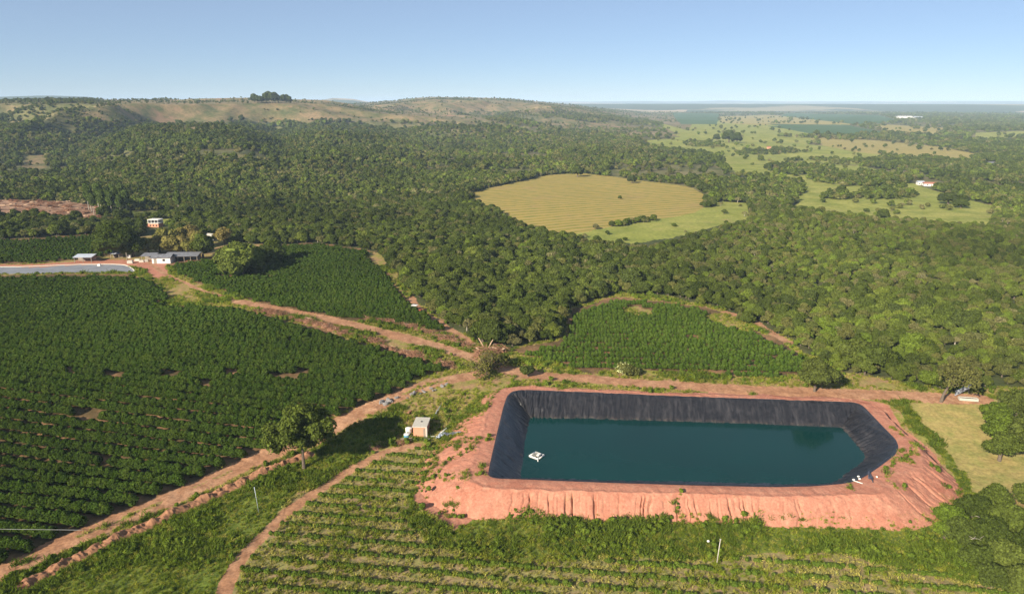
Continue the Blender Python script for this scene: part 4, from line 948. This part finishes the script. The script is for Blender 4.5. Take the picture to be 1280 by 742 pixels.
for a, b, r_, lab, m_ in [(1160, 480, 2.4, 'bright green bush on the far verge of the right road', 'bright'), (1128, 470, 2.0, 'small green bush at the woods right of the round tree', 'mid'), (1092, 462, 4.6, 'big dark green rounded tree mass behind the round roadside tree', 'dark'), (1070, 455, 4.2, 'dark green tree left of the big rounded tree mass', 'mid'),
                          (1140, 440, 3.6, 'vivid light green tree with yellow blossom in the right woods', 'bright'), (660, 470, 1.8, 'low dark bush at the start of the pond road', 'dark'), (630, 455, 1.7, 'low green bush beside the uprooted tree', 'mid')]:
    tree('bush', at(a, b), lab, FM[m_], r_, r_ * 1.3, .2, 13, 2200, .42, cat='bush' if r_ < 3 else 'tree')
# dead white branches in the thicket
def limb(name, loc, pts, r0, mat, label, cat, rz=0, twigs=5):
    mb = MB(); pts = A(pts, float); n_ = len(pts); mb.tube(pts, np.linspace(r0, r0 * .35, n_), 7)
    for _ in range(twigs):
        i = int(rng.integers(1, n_)); d = unit(1)[0]; d[2] = abs(d[2]) * .7; L = rng.uniform(.5, 1.6)
        mb.tube([pts[i], pts[i] + d * L * .5 + A([0, 0, .1]), pts[i] + d * L], [r0 * .4, r0 * .25, r0 * .1], 5)
    o = mb.build(name, mat, None, True, loc, rz); return tag(o, label, cat)
limb('dead_branch', at(1228, 668, 2.4), [(-1.4, 0, -.3), (-.5, .1, .3), (.4, .3, .2), (1.2, .2, -.3)], .16, M_PALEBARK, 'bleached dead branch over the thicket, upper one', 'branch')
limb('dead_branch', at(1215, 690, 2.0), [(-1.0, 0, 0), (-.1, .1, .25), (.9, .2, .1)], .12, M_PALEBARK, 'bleached dead branch over the thicket, middle one', 'branch')
limb('dead_branch', at(1243, 712, 2.4), [(-.2, -.5, -.6), (0, 0, .3), (.7, .5, .8), (1.3, .3, .5)], .15, M_PALEBARK, 'forked bleached branch at the bottom right corner', 'branch')
# ------------------------------------------------------------------ felled brush along the road
def brush_parts(seed, L, W_, H_, nstick=150):
    mb = MB(); V0, T0 = ICO[3]
    for k in range(3):
        c = A([rng.uniform(-.3, .3) * L, rng.uniform(-.15, .15) * W_, 0]); nz = 1 + .5 * (vnoise(V0[:, 0] * 5 + seed + k, V0[:, 1] * 5 + V0[:, 2] * 6, 3) * 2 - 1)
        mb.add(c + V0 * nz[:, None] * A([L * .34, W_ * .42, H_ * .55]), T0)
    for _ in range(nstick):
        c = A([rng.uniform(-.5, .5) * L, rng.normal(0, .25) * W_, rng.uniform(.1, .95) * H_]); d = unit(1)[0]; d[2] *= .5; l_ = rng.uniform(.4, 1.3)
        mb.tube([c - d * l_, c + A([0, 0, .1]), c + d * l_], [.05, .045, .015], 3, False)
    lgs = []
    for _ in range(4):
        c = A([rng.uniform(-.4, .4) * L, rng.normal(0, .35) * W_, H_ * rng.uniform(.15, .8)]); d = unit(1)[0]; d[2] *= .25; l_ = rng.uniform(.7, 1.8)
        lgs.append(MB().tube([c - d * l_, c, c + d * l_], [.17, .15, .11], 6))
    return mb, lgs
BR = [brush_parts(k * 3, 5.0, 2.5, 1.35) for k in range(3)]
BT = []
def brush(loc, rz, sc, label, group):
    k = int(rng.integers(3))
    if len(BT) < 3:
        k = len(BT); o = empty('brush_pile', loc, rz, label, 'brush pile', group); kids(o, BR[k][0].build('branches', M_BRUSH, o), *[l_.build('log', M_LOG, o) for l_ in BR[k][1]]); BT.append(o)
    else: o = copy_tree(BT[k])
    o.location = loc; o.rotation_euler = (0, 0, rz); o.scale = (sc, sc, sc * rng.uniform(.7, 1.2)); return tag(o, label, 'brush pile', group)
def along(pts, n):
    a = A(pts, float); L = np.r_[0, np.cumsum(np.hypot(*(np.diff(a, axis=0).T)))]; s = np.linspace(0, L[-1], n)
    return list(zip(np.interp(s, L, a[:, 0]), np.interp(s, L, a[:, 1])))
ORD2 = ORD[:20] + ['twenty-first', 'twenty-second', 'twenty-third', 'twenty-fourth', 'twenty-fifth', 'twenty-sixth']
for i, (a, b) in enumerate(along([(566, 459), (530, 448), (500, 439), (470, 429), (440, 419), (410, 410), (380, 403), (348, 395), (322, 389)], 24)):
    brush(at(a + rng.uniform(-3, 3), b + rng.uniform(-1.5, 1.5), -.1), R(-32) + rng.normal(0, .4), rng.uniform(.6, 1.0), f'brown heap of felled branches on the lower road side, {ORD2[i]} from the junction', 'brush heaps along the lower side of the diagonal road')
for i, (a, b) in enumerate(along([(592, 436), (562, 425), (530, 414), (505, 407), (480, 402), (455, 396)], 13)):
    brush(at(a, b, -.1), R(-25) + rng.normal(0, .4), rng.uniform(.55, .95), f'brown brush heap on the upper road side, {ORD2[i]} from the junction', 'brush heaps along the upper side of the diagonal road')
brush(at(614, 442, 0), .3, 1.5, 'tall reddish brown root heap behind the uprooted tree', 'brush heaps at the road junction')
brush(at(318, 362), R(-30), .6, 'small brush heap on the grass strip, nearer the road bend', 'brush heaps on the grass strip'); brush(at(278, 358), R(-30), .5, 'small brush heap on the grass strip, nearer the sheds', 'brush heaps on the grass strip')
brush(at(505, 553), .4, .55, 'reddish debris heap left of the pump house', 'brush heaps at the pump house'); brush(at(470, 560), .1, .5, 'reddish debris heap in the shade of the lone tree', 'brush heaps at the pump house')
# uprooted pale tree at the junction
def twig_crown(n, L, r0, R_, H_):
    mb = MB(); lf = MB(); ends = []
    for _ in range(n):
        th = rng.uniform(0, 6.283); el = rng.uniform(.15, 1.3); d = A([math.cos(th) * math.cos(el), math.sin(th) * math.cos(el), math.sin(el)])
        p = A([0, 0, H_ * .2]); pts = [p]
        for s in range(5): d = d + unit(1)[0] * .28; d /= np.linalg.norm(d); p = p + d * L / 5 * A([R_, R_, H_]) / 4; pts.append(p)
        mb.tube(pts, np.linspace(r0, .03, 6), 5); ends += pts[2:]
        for q in pts[2:]:
            for _ in range(5): e_ = q + unit(1)[0] * rng.uniform(.4, 1.1); mb.tube([q, (q + e_) / 2 + unit(1)[0] * .1, e_], [.04, .03, .012], 3, False)
    return mb, A(ends)
mb, ends = twig_crown(26, 4.2, .16, 5.5, 4.0)
o = empty('uprooted_tree', at(607, 468), 0, 'dry uprooted tree with tangled pale twigs at the road junction', 'dead tree')
C_ = ends[rng.integers(0, len(ends), 2600)] + rng.normal(0, .5, (2600, 3)); V, Q = cards(C_, unit(2600), .32)
kids(o, mb.build('branches', M_BARK, o), MB().add(V, Q=Q).build('dry_leaves', FM['tan'], o))
for a, b, d, lab in [(606, 436, (-1.6, .4, 2.8), 'left pale trunk of the V-shaped pair sticking up at the root heap'), (610, 436, (1.5, .3, 2.8), 'right pale trunk of the V-shaped pair sticking up at the root heap')]:
    tag(MB().tube([(0, 0, 0), (d[0] * .5, d[1] * .5, d[2] * .55), d], [.17, .14, .09], 7).build('broken_trunk', M_LOG, None, True, at(a, b)), lab, 'trunk')
for i, (a, b, rz, L) in enumerate([(578, 432, -.5, 2.4), (430, 395, -.6, 2.2), (528, 433, -.4, 2.5), (505, 405, -.3, 2.4), (530, 412, -.7, 2), (545, 447, -.2, 2.3)]):
    tag(MB().tube([(-L / 2, 0, .2), (0, .1, .25), (L / 2, 0, .2)], [.2, .18, .14], 7).build('felled_log', M_LOG, None, True, at(a, b), rz), f'pale felled log beside the diagonal road, {ORD[i]} noted ' .strip(), 'log')
LOGL = ['pale felled log on the road edge just before the junction', 'pale felled log high up the road near the bend', 'pale log among the heaps on the lower road side, middle', 'pale log on the upper road side, left one', 'pale log on the upper road side, right one', 'pale log among the lower heaps near the junction']
for o, l_ in zip([q for q in COL.objects if q.name.startswith('felled_log')], LOGL): o['label'] = l_
o = tree('flowering_bush', at(779, 467), 'round bush with pale blossom at the near edge of the small coffee plot', FM['olive'], 2.0, 2.4, .2, 10, 900, .3, core=.6, cat='bush')
_d = unit(170); _d[:, 2] = np.abs(_d[:, 2]); V, Q = cards(_d * rng.uniform(.75, 1.12, (170, 1)) * A([2.0, 2.0, 2.1]) + A([0, 0, .5]), _d, .3); MB().add(V, Q=Q).build('blossom', FM['bloom'], o)
tree('bush', at(787, 468), 'dark tangled bush right of the pale blossoming one', FM['olive'], 2.4, 2.2, .1, 9, 900, .35, cat='bush')
# ------------------------------------------------------------------ rocks
V0, T0 = ICO[2]; RK = []
for i, (a, b) in enumerate(along([(478, 506), (500, 497), (520, 491), (545, 486), (560, 480)], 22)):
    if len(RK) < 4:
        nz = 1 + .5 * (vnoise(V0[:, 0] * 2.2 + i * 5, V0[:, 1] * 2.2 + V0[:, 2] * 2.6, i) * 2 - 1); o = MB().add(V0 * nz[:, None] * A([.55, .42, .4]), T0).build('rock', M_ROCK); RK.append(o)
    else: o = RK[int(rng.integers(4))].copy(); COL.objects.link(o)
    o.location = at(a + rng.uniform(-5, 5), b + rng.uniform(-2, 2), .12); s_ = rng.uniform(.5, 1.4) * (1.5 if i < 4 else 1) * .62; o.scale = (s_,) * 3; o.rotation_euler = (rng.uniform(-.3, .3), 0, rng.uniform(0, 6))
    tag(o, 'large grey rock at the lower left end of the rock line' if i < 4 else 'grey rock in the line between track and pond slope', 'rock', 'large rocks at the lower end' if i < 4 else 'line of grey rocks')
# broken earth thrown up along the trench
sp = resample(SPOIL, .3, False); k = len(sp); tg = np.gradient(sp, axis=0); tg /= np.hypot(tg[:, 0], tg[:, 1])[:, None]; nn_ = np.stack([-tg[:, 1], tg[:, 0]], -1)
w_ = np.linspace(-1.25, 1.25, 15); X = sp[:, :1] + nn_[:, :1] * w_; Y = sp[:, 1:] + nn_[:, 1:] * w_
prof = np.clip(1 - (w_ / 1.15) ** 2, -.25, 1); Zs = ground(X, Y) + prof * (.62 + fbm(X / 1.2, Y / 1.2, 171, 4) * 1.0) + fbm(X / .4, Y / .4, 172, 3) * .25 * np.clip(prof, 0, 1)
ii = np.arange(k * 15).reshape(k, 15); Q = np.stack([ii[:-1, :-1], ii[1:, :-1], ii[1:, 1:], ii[:-1, 1:]], -1).reshape(-1, 4)[:, ::-1]
o = bpy.data.objects.new('soil_bank', mesh_np('soil_bank', np.stack([X.ravel(), Y.ravel(), Zs.ravel()], -1), None, Q, [M_CLOD], False)); COL.objects.link(o); tag(o, 'long ridge of broken orange-red earth thrown up along the trench', 'soil bank')
# ------------------------------------------------------------------ pump house
L0 = at(525, 547); rz = R(-3)
ph = empty('pump_house', L0, rz, 'small terracotta block pump house with pale flat concrete roof', 'pump house')
w, d, h = 2.5, 3.9, 2.25
wl = MB().box((0, d / 2, h / 2), (w, d, h)).build('wall', M_WALL, ph)
MB().box((0, d / 2 - .02, h + .1), (w + .35, d + .4, .18)).build('roof', M_CONC, ph)
hh = MB().box((.05, d * .52, h + .24), (.32, .3, .1)).build('roof_hatch', M_DARK, ph)
MB().box((w / 2 + .02, .02, h / 2), (.34, .3, h - .01)).build('corner_post', M_CONC, ph)
dr_ = MB().box((w / 2 - .42, -.03, 1.0), (.3, .05, 1.95)).build('door', M_WOOD, ph)
MB().box((0, d / 2 - .3, .04), (w + 1.3, d + .9, .14)).build('floor_slab', M_CONC, ph)
def tank(loc, r, h, body, lab):
    o = empty('water_tank', loc, 0, lab, 'tank'); th = np.arange(16)
    MB().tube([(0, 0, 0), (0, 0, h * .5), (0, 0, h)], [r * .9, r, r], 16).build('body', body, o, False)
    MB().tube([(0, 0, h), (0, 0, h + .08), (0, 0, h + .22)], [r * 1.06, r * 1.04, r * .3], 16).build('lid', M_WHITE, o)
tank(at(511, 541), .62, 1.0, M_WHITE, 'white round water tank left of the pump house, rear one')
tank(at(508.5, 547), .55, .75, M_BLUE, 'blue water tank with white lid left of the pump house, front one')
tag(MB().box((0, 0, .15), (2.2, .9, .22)).build('concrete_slab', M_CONC, None, False, at(508, 550), .1), 'pale concrete slab in front of the blue tank', 'slab')
tag(MB().tube([(0, 0, .12), (1.1, 0, .14)], .12, 8).build('pipe', M_WHITE, None, False, at(537, 546)), 'short white pipe at the right corner of the pump house', 'pipe')
tag(MB().box((0, 0, .3), (1.2, .5, .3), .6).build('machine_cover', M_CLOD, None, False, at(512, 516), .6), 'orange-red earth lump behind the pump house', 'clod')
# crumpled plastic on the slope
def crumple(name, c0, c1, wid, mat, label, cat, h=.35, seed=0):
    a, b = at(*c0), at(*c1); n_, m_ = 26, 9; V = []
    for i in range(n_):
        for j in range(m_):
            t, s = i / (n_ - 1), j / (m_ - 1) - .5; w2 = wid * (.45 + .55 * math.sin(math.pi * min(1, t * 1.1 + .05))) * (1 + .4 * math.sin(seed + t * 17))
            x = a.x + (b.x - a.x) * t + rng.uniform(-.05, .05); y = a.y + (b.y - a.y) * t + s * w2; V.append((x, y, gz(x, y) + .12 + h * float(vnoise(A([i * .6 + seed]), A([j * .8]), 5)[0])))
    V = A(V); c = V.mean(0); V = V - c; ii = np.arange(n_ * m_).reshape(n_, m_); Q = np.stack([ii[:-1, :-1], ii[1:, :-1], ii[1:, 1:], ii[:-1, 1:]], -1).reshape(-1, 4)
    o = MB().add(V, Q=Q).build(name, mat, None, False, c); return tag(o, label, cat)
crumple('plastic_sheet', (545, 548), (557, 542), 1.2, M_STEEL, 'pale bluish crumpled plastic on the red slope nearest the pump house', 'plastic sheet', seed=2)
crumple('plastic_sheet', (555, 543), (576, 541), 1.0, M_TARP, 'dark crumpled plastic sheet on the red slope', 'plastic sheet', seed=5)
crumple('plastic_sheet', (547, 545), (558, 536), .7, M_WHITE, 'narrow whitish plastic strip above the crumpled plastic', 'plastic sheet', .15, 9)
crumple('plastic_sheet', (543, 520), (552, 506), 1.0, M_STEEL, 'greyish translucent sheet in the grass behind the pump house', 'plastic sheet', .25, 3)
# outlet scraps at the pond's lower right corner
crumple('liner_scrap', (1070, 600), (1088, 602), 2.6, M_TARP, 'black scrap of liner spilling over the rim at the lower right corner', 'plastic sheet', .5, 4)
def bar(name, a, b, r, mat, label, cat, n=8):
    a, b = Vector(a), Vector(b); c = (a + b) / 2
    return tag(MB().tube([a - c, (0, 0, 0), b - c], r, n).build(name, mat, None, True, c), label, cat)
bar('pipe', at(1083, 592, .3), at(1096, 598, .35), .13, M_WHITE, 'white pipe lying at the lower right corner of the pond', 'pipe')
bar('pipe', at(1066, 602, .3), at(1078, 606, .3), .07, M_WHITE, 'thin pale pipe edge below the black liner scrap', 'pipe')
for a, b, lab in [(1073, 595.5, 'upper white sandbag on the liner corner'), (1074.5, 598.5, 'lower white sandbag on the liner corner'), (1067, 599.5, 'white sandbag at the rim left of the liner scrap')]:
    V0, T0 = ICO[2]; p = flat_hit(a, b, .3); tag(MB().add(V0 * A([.24, .16, .14]), T0).build('sandbag', M_WHITE, None, True, (p[0], p[1], .38)), lab, 'sandbag')
# ------------------------------------------------------------------ raft
x, y = flat_hit(671, 568.5, WZ + .2); rf = empty('floating_raft', (x, y, WZ), R(-38), 'white square pipe raft floating at the left end of the pond', 'raft')
for i, yy in enumerate((-.95, .95)): MB().tube([(-1.0, yy, .1), (0, yy, .1), (1.0, yy, .1)], .17, 10).build('float_tube', M_WHITE, rf, True)
for xx in (-1.0, 1.0): MB().tube([(xx, -.95, .12), (xx, .95, .12)], .15, 10).build('cross_tube', M_WHITE, rf, True)
sl_ = MB()
for i in range(4): sl_.box((-.62 + i * .3, 0, .26), (.13, 1.8, .05))
sl_.build('slats', M_CONC, rf); MB().box((.45, 0, .42), (.5, .7, .3)).build('pump_motor', M_WHITE, rf); MB().tube([(.6, -.4, .35), (1.2, -1.3, .2), (1.5, -1.7, -.3)], .09, 8).build('hose', M_WHITE, rf, True)
# ------------------------------------------------------------------ posts, cable, bag
def post(px, py, h, r, mat, lab, lean=(0, 0), arm=False):
    o = empty('utility_post', at(px, py), 0, lab, 'post')
    MB().tube([(0, 0, -.3), (lean[0] * .5, lean[1] * .5, h / 2), (lean[0], lean[1], h)], [r, r * .9, r * .75], 8).build('shaft', mat, o, True)
    MB().box((lean[0], lean[1], h + .02), (r * 2.6, r * 2.6, .1)).build('cap', mat, o)
post(895.5, 706.5, 4.2, .07, M_CONC, 'pale concrete post with a long shadow at the bottom centre', (.25, 0))
post(323.5, 640, 4.4, .045, M_STEEL, 'thin grey post in the grass between track and planting plot', (-.3, 0))
V0, T0 = ICO[2]; tag(MB().add(V0 * (1 + .3 * (vnoise(V0[:, 0] * 4, V0[:, 1] * 4 + V0[:, 2], 3) - .5))[:, None] * A([.22, .2, .16]), T0).build('plastic_bag', M_WHITE, None, True, at(885, 681, .7)), 'small pale plastic bag in the weeds left of the post', 'bag')
c0, c1 = at(-20, 674.5), at(106, 676); n_ = 24; pts = [(c0.lerp(c1, i / n_)) for i in range(n_ + 1)]
pts = A([(p.x, p.y, 1.9 + gz(p.x, p.y)) for p in pts]); cm = pts.mean(0); tag(MB().tube(pts - cm, .022, 5).build('cable', M_WIRE, None, True, cm), 'thin pale cable crossing the dirt track in the lower left corner', 'cable')
# white sheet and trough by the leaning tree
q = at(1194, 494); o = empty('sheet_panel', q, R(10), 'white corrugated sheet propped up at the right end of the road', 'sheet')
pm = MB(); n_ = 14
for i in range(n_): pm.box((i * .26, 0, .55 + i * .1), (.25, .05 + .05 * (i % 2), 1.1 - i * .02), 0)
pm.build('panel', M_STEEL, o); MB().tube([(.2, .1, -.2), (.2, .1, 1.0)], .06, 6).build('stake', M_WOOD, o); MB().tube([(3.2, .1, -.2), (3.2, .1, 2.0)], .06, 6).build('stake', M_WOOD, o)
q = at(1210, 500); o = empty('cattle_trough', q, R(-12), 'long pale cattle trough below the white sheet', 'trough')
tb = MB(); tb.box((0, 0, .12), (3.6, 1.0, .2)); tb.box((0, -.46, .38), (3.6, .1, .4)); tb.box((0, .46, .38), (3.6, .1, .4)); tb.box((-1.76, 0, .38), (.1, .8, .4)); tb.box((1.76, 0, .38), (.1, .8, .4)); tb.build('basin', M_CONC, o)
MB().box((0, 0, .42), (3.3, .8, .02)).build('water_fill', M_DARK, o)
# ------------------------------------------------------------------ tractor
q = at(520, 391); o = empty('tractor', q, R(-20), 'small reddish brown tractor with pale canopy beside the upper coffee field', 'tractor')
MB().box((.95, 0, .95), (1.5, .7, .6)).box((1.6, 0, .9), (.2, .64, .5)).build('hood', M_REDP, o); MB().box((-.2, 0, .75), (1.6, .9, .4)).build('chassis', M_REDP, o)
MB().box((-.35, 0, 2.35), (1.7, 1.4, .1)).build('canopy', M_WHITE, o)
pm = MB(); [pm.box((a, b, 1.6), (.07, .07, 1.45)) for a in (-1.1, .35) for b in (-.6, .6)]; pm.build('canopy_frame', M_DARK, o)
MB().box((-.5, 0, 1.1), (.5, .5, .15)).box((-.75, 0, 1.4), (.1, .5, .5)).build('seat', M_DARK, o)
for a, b, r_ in ((-.6, -.8, .72), (-.6, .8, .72), (1.3, -.6, .42), (1.3, .6, .42)): MB().tube([(a, b - .17, r_), (a, b + .17, r_)], r_, 16).build('wheel', M_RUBBER, o, False)
# ------------------------------------------------------------------ farm buildings
def gable(name, loc, rz, L, Wd, h, rh, label, cat, wall=M_WHITE, roof=M_DARKROOF, over=.4, openings=(), pitch='gable'):
    o = empty(name, loc, rz, label, cat)
    MB().box((0, 0, h / 2 - .3), (L, Wd, h + .6)).build('wall', wall, o)
    v = [(-L / 2 - over, -Wd / 2 - over, h), (L / 2 + over, -Wd / 2 - over, h), (L / 2 + over, Wd / 2 + over, h), (-L / 2 - over, Wd / 2 + over, h), (-L / 2 - over, 0, h + rh), (L / 2 + over, 0, h + rh)]
    V = A(v); V2 = V + A([0, 0, .12])
    rb = MB(); rb.add(np.vstack([V, V2]), T=[(0, 4, 3), (1, 2, 5), (6, 9, 10), (7, 11, 8)], Q=[(6, 7, 11, 10), (8, 9, 10, 11), (0, 3, 2, 1), (0, 1, 7, 6), (2, 3, 9, 8)]); rb.build('roof', roof, o)
    for (kind, x, w_, z0, hh_) in openings:
        MB().box((x, -Wd / 2 - .03, z0 + hh_ / 2), (w_, .08, hh_)).build(kind, M_DARK if kind != 'door' else M_WOOD, o)
    return o
gable('white_shed', at(205, 327.5), R(4), 6.8, 5, 2.2, .9, 'white-walled shed under a grey sheet roof in the farmyard', 'shed', openings=[('door', -2.2, 1, 0, 1.9), ('window', 1, .9, .9, .8)])
def open_shed(loc, rz, L, Wd, h, label, roof, n=4):
    o = empty('open_shed', loc, rz, label, 'shed'); V = []
    rb = MB(); rb.box((0, 0, h), (L, Wd, .14), 0, Matrix.Rotation(R(8), 3, 'X')); rb.build('roof', roof, o)
    for i in range(n):
        for s in (-1, 1): MB().box((-L / 2 + .4 + i * (L - .8) / (n - 1), s * Wd * .42, h / 2 - .25), (.18, .18, h + .1 + s * .2)).build('post', M_WOOD, o)
    MB().box((0, Wd * .4, h * .4), (L * .96, .12, h * .8)).build('back_wall', M_WOOD, o); return o
open_shed(at(229, 325.5), R(4), 13, 5, 2.5, 'long open shed with dark sheet roof right of the white shed', M_DARKROOF, 6)
open_shed(at(188, 325.5), R(3), 5.5, 4, 2.4, 'low open shed with dark roof left of the white shed', M_DARKROOF, 3)
open_shed(at(107, 327), R(2), 7.2, 4, 2.4, 'small open shed with pale blue-grey roof behind the drying yard', M_METALROOF, 3)
open_shed(at(146, 322.5), R(2), 4, 3, 2.2, 'tiny pale-roofed shelter under the very big dark tree', M_METALROOF, 2)
tag(MB().box((0, 0, .6), (1.1, .9, 1.2)).box((0, 0, 1.25), (1.3, 1.1, .1)).build('storage_box', M_WHITE, None, False, at(162, 322)), 'white box between the big dark tree and the white shed', 'box')
tag(MB().tube([(0, 0, -.2), (0, 0, 4.2)], .14, 8).build('timber_post', M_WOOD, None, True, at(159.5, 329)), 'dark timber post at the yard corner', 'post')
q = at(163, 329); tag(MB().box((0, 0, .5), (2.0, 1.2, .9)).box((0, 0, 1.0), (1.6, .9, .3)).build('sack_stack', M_CONC, None, False, q, .1), 'pale stack of sacks at the yard corner', 'sacks')
for i, (a, b) in enumerate([(172, 326), (177, 327.5), (183, 327)]): tag(MB().box((0, 0, .4), (2.2 - .4 * i, .9, .8), taper=.85).build('rubble_block', M_CONC, None, False, at(a, b), .2 * i), ['leftmost', 'middle', 'rightmost'][i] + ' pale block left of the white shed', 'block')
# two storey house under construction
q = at(192, 284); o = empty('brick_house', q, R(-8), 'unfinished house with white upper frame and terracotta walls among trees', 'house')
MB().box((0, 3, 1.2), (8, 6, 3.0)).build('wall', M_WALL, o); fr = MB(); fr.box((0, 3, 2.85), (8.4, 6.4, .25)); fr.box((0, 5.9, 4.1), (8.2, .25, 2.3)); fr.box((-4.0, 3, 4.1), (.25, 5.6, 2.3)); fr.box((0, 3, 5.4), (8.6, 6.6, .3)); [fr.box((x_, .05, 4.1), (.3, .3, 2.3)) for x_ in (-3.9, -1.3, 1.3, 3.9)]; fr.build('upper_frame', M_WHITE, o)
for x_ in (-2.4, 0, 2.4): MB().box((x_, -.04, 1.3), (1.0, .08, 1.2)).build('window', M_DARK, o)
MB().box((-6.4, 2, .8), (3.6, 4, 2.0)).build('side_wing', M_WALL, o); o.scale = (.68,) * 3
gable('roof_hut', at(266, 300), R(-30), 5, 3.2, 2.2, .6, 'small pale-roofed hut half hidden right of the tan trees', 'hut', roof=M_CONC)
gable('farmhouse', at(1150, 231), R(-6), 7, 6, 3.2, 1.2, 'white farmhouse at the left of the far pasture buildings', 'house', roof=M_METALROOF, openings=[('window', -2, 1.2, 1, 1.2), ('window', 2, 1.2, 1, 1.2), ('door', 0, 1, 0, 2.1)])
gable('farmhouse', at(1163, 232.5), R(-14), 15, 7, 2.8, 1.6, 'long low farmhouse with red tile roof at the far pasture edge', 'house', roof=M_TILE, openings=[('window', -4, 1.4, 1, 1.2), ('window', 4, 1.4, 1, 1.2), ('door', 0, 1.1, 0, 2.1)])
gable('farmhouse', at(961, 186), R(10), 6.5, 6, 3.6, 1.6, 'tiny orange house among trees in the distant pasture', 'house', wall=M_WALL, roof=M_TILE)
gable('farmhouse', at(1238, 207), R(10), 9, 7, 4, 1.6, 'small white house at the far right road', 'house')
gable('farmhouse', at(1093, 237), R(0), 7, 6, 2, 1, 'small reddish hut at the top edge of the right pasture', 'hut', wall=M_WALL, roof=M_TILE)
gable('warehouse', at(1130, 149), R(-4), 46, 22, 7, 3, 'long white warehouse on the distant ridge at upper right', 'warehouse', roof=M_WHITE)
gable('warehouse', at(1147, 149), R(-4), 26, 18, 6, 3, 'shorter white warehouse right of the long one on the distant ridge', 'warehouse', roof=M_METALROOF)
for o in COL.objects:
    if o.name.startswith('farmhouse'): o.scale = (.66,) * 3
# kerb of the drying yard
kp = resample(hit([-300, 26, 100, 140, 155, 161, 166, 171], [334.6, 333.6, 330.6, 330.4, 331.2, 333, 336, 342])[:, :2], .8, False); kb = MB()
kb.tube(A([(a, b, c_ + .05) for (a, b), c_ in zip(kp, ground(kp[:, 0], kp[:, 1]))]), .2, 4); tag(kb.build('kerb', M_CONC), 'white kerb along the rounded edge of the drying yard', kind='structure')
q = at(124, 332); tag(MB().box((0, 0, .35), (1.2, .8, .7), taper=.7).build('sack_pile', M_WHITE, None, False, q), 'small white pile on the upper edge of the drying yard', 'sacks')
# felled wood on the cleared strip
lg = MB()
for _ in range(7):
    c = rng.uniform(-1.6, 1.6, 3) * A([1, 1, .12]) + A([0, 0, .3]); d = unit(1)[0] * A([1, .5, .1]); lg.tube([c - d * 1.8, c, c + d * 1.8], [.22, .2, .15], 5)
ls = hidden('felled_shape', lg, [M_LOG]); bsq = hidden('debris_shape', BR[0][0], [M_BRUSH])
x, y = jitter_grid(330, 560, 6.5, 43); z = ground(x, y); m = zone(x, y, z) == 11; m &= rng.uniform(size=len(x)) < .8
scatter('felled_debris', np.stack([x, y, z], -1)[m], rng.integers(0, 2, m.sum()), [ls, bsq], rng.uniform(.6, 1.2, m.sum()), 'pale logs and brown debris strewn over the cleared strip at left edge')
# ------------------------------------------------------------------ haze
g = NT('air'); pv = g.n('ShaderNodeVolumePrincipled'); pv.inputs['Density'].default_value = .0001; pv.inputs['Color'].default_value = (.62, .8, 1, 1); pv.inputs['Anisotropy'].default_value = -.15
g.l(pv.outputs[0], g.out.inputs['Volume'])
zmin = float(min(GZ.min(), -9)) - 1; zmax = float(GZ.max()) + 22
o = MB().box((0, 0, (zmin + zmax) / 2), (70000, 70000, zmax - zmin)).build('haze', g.m); tag(o, 'thin blue haze over the distant plain', kind='stuff')
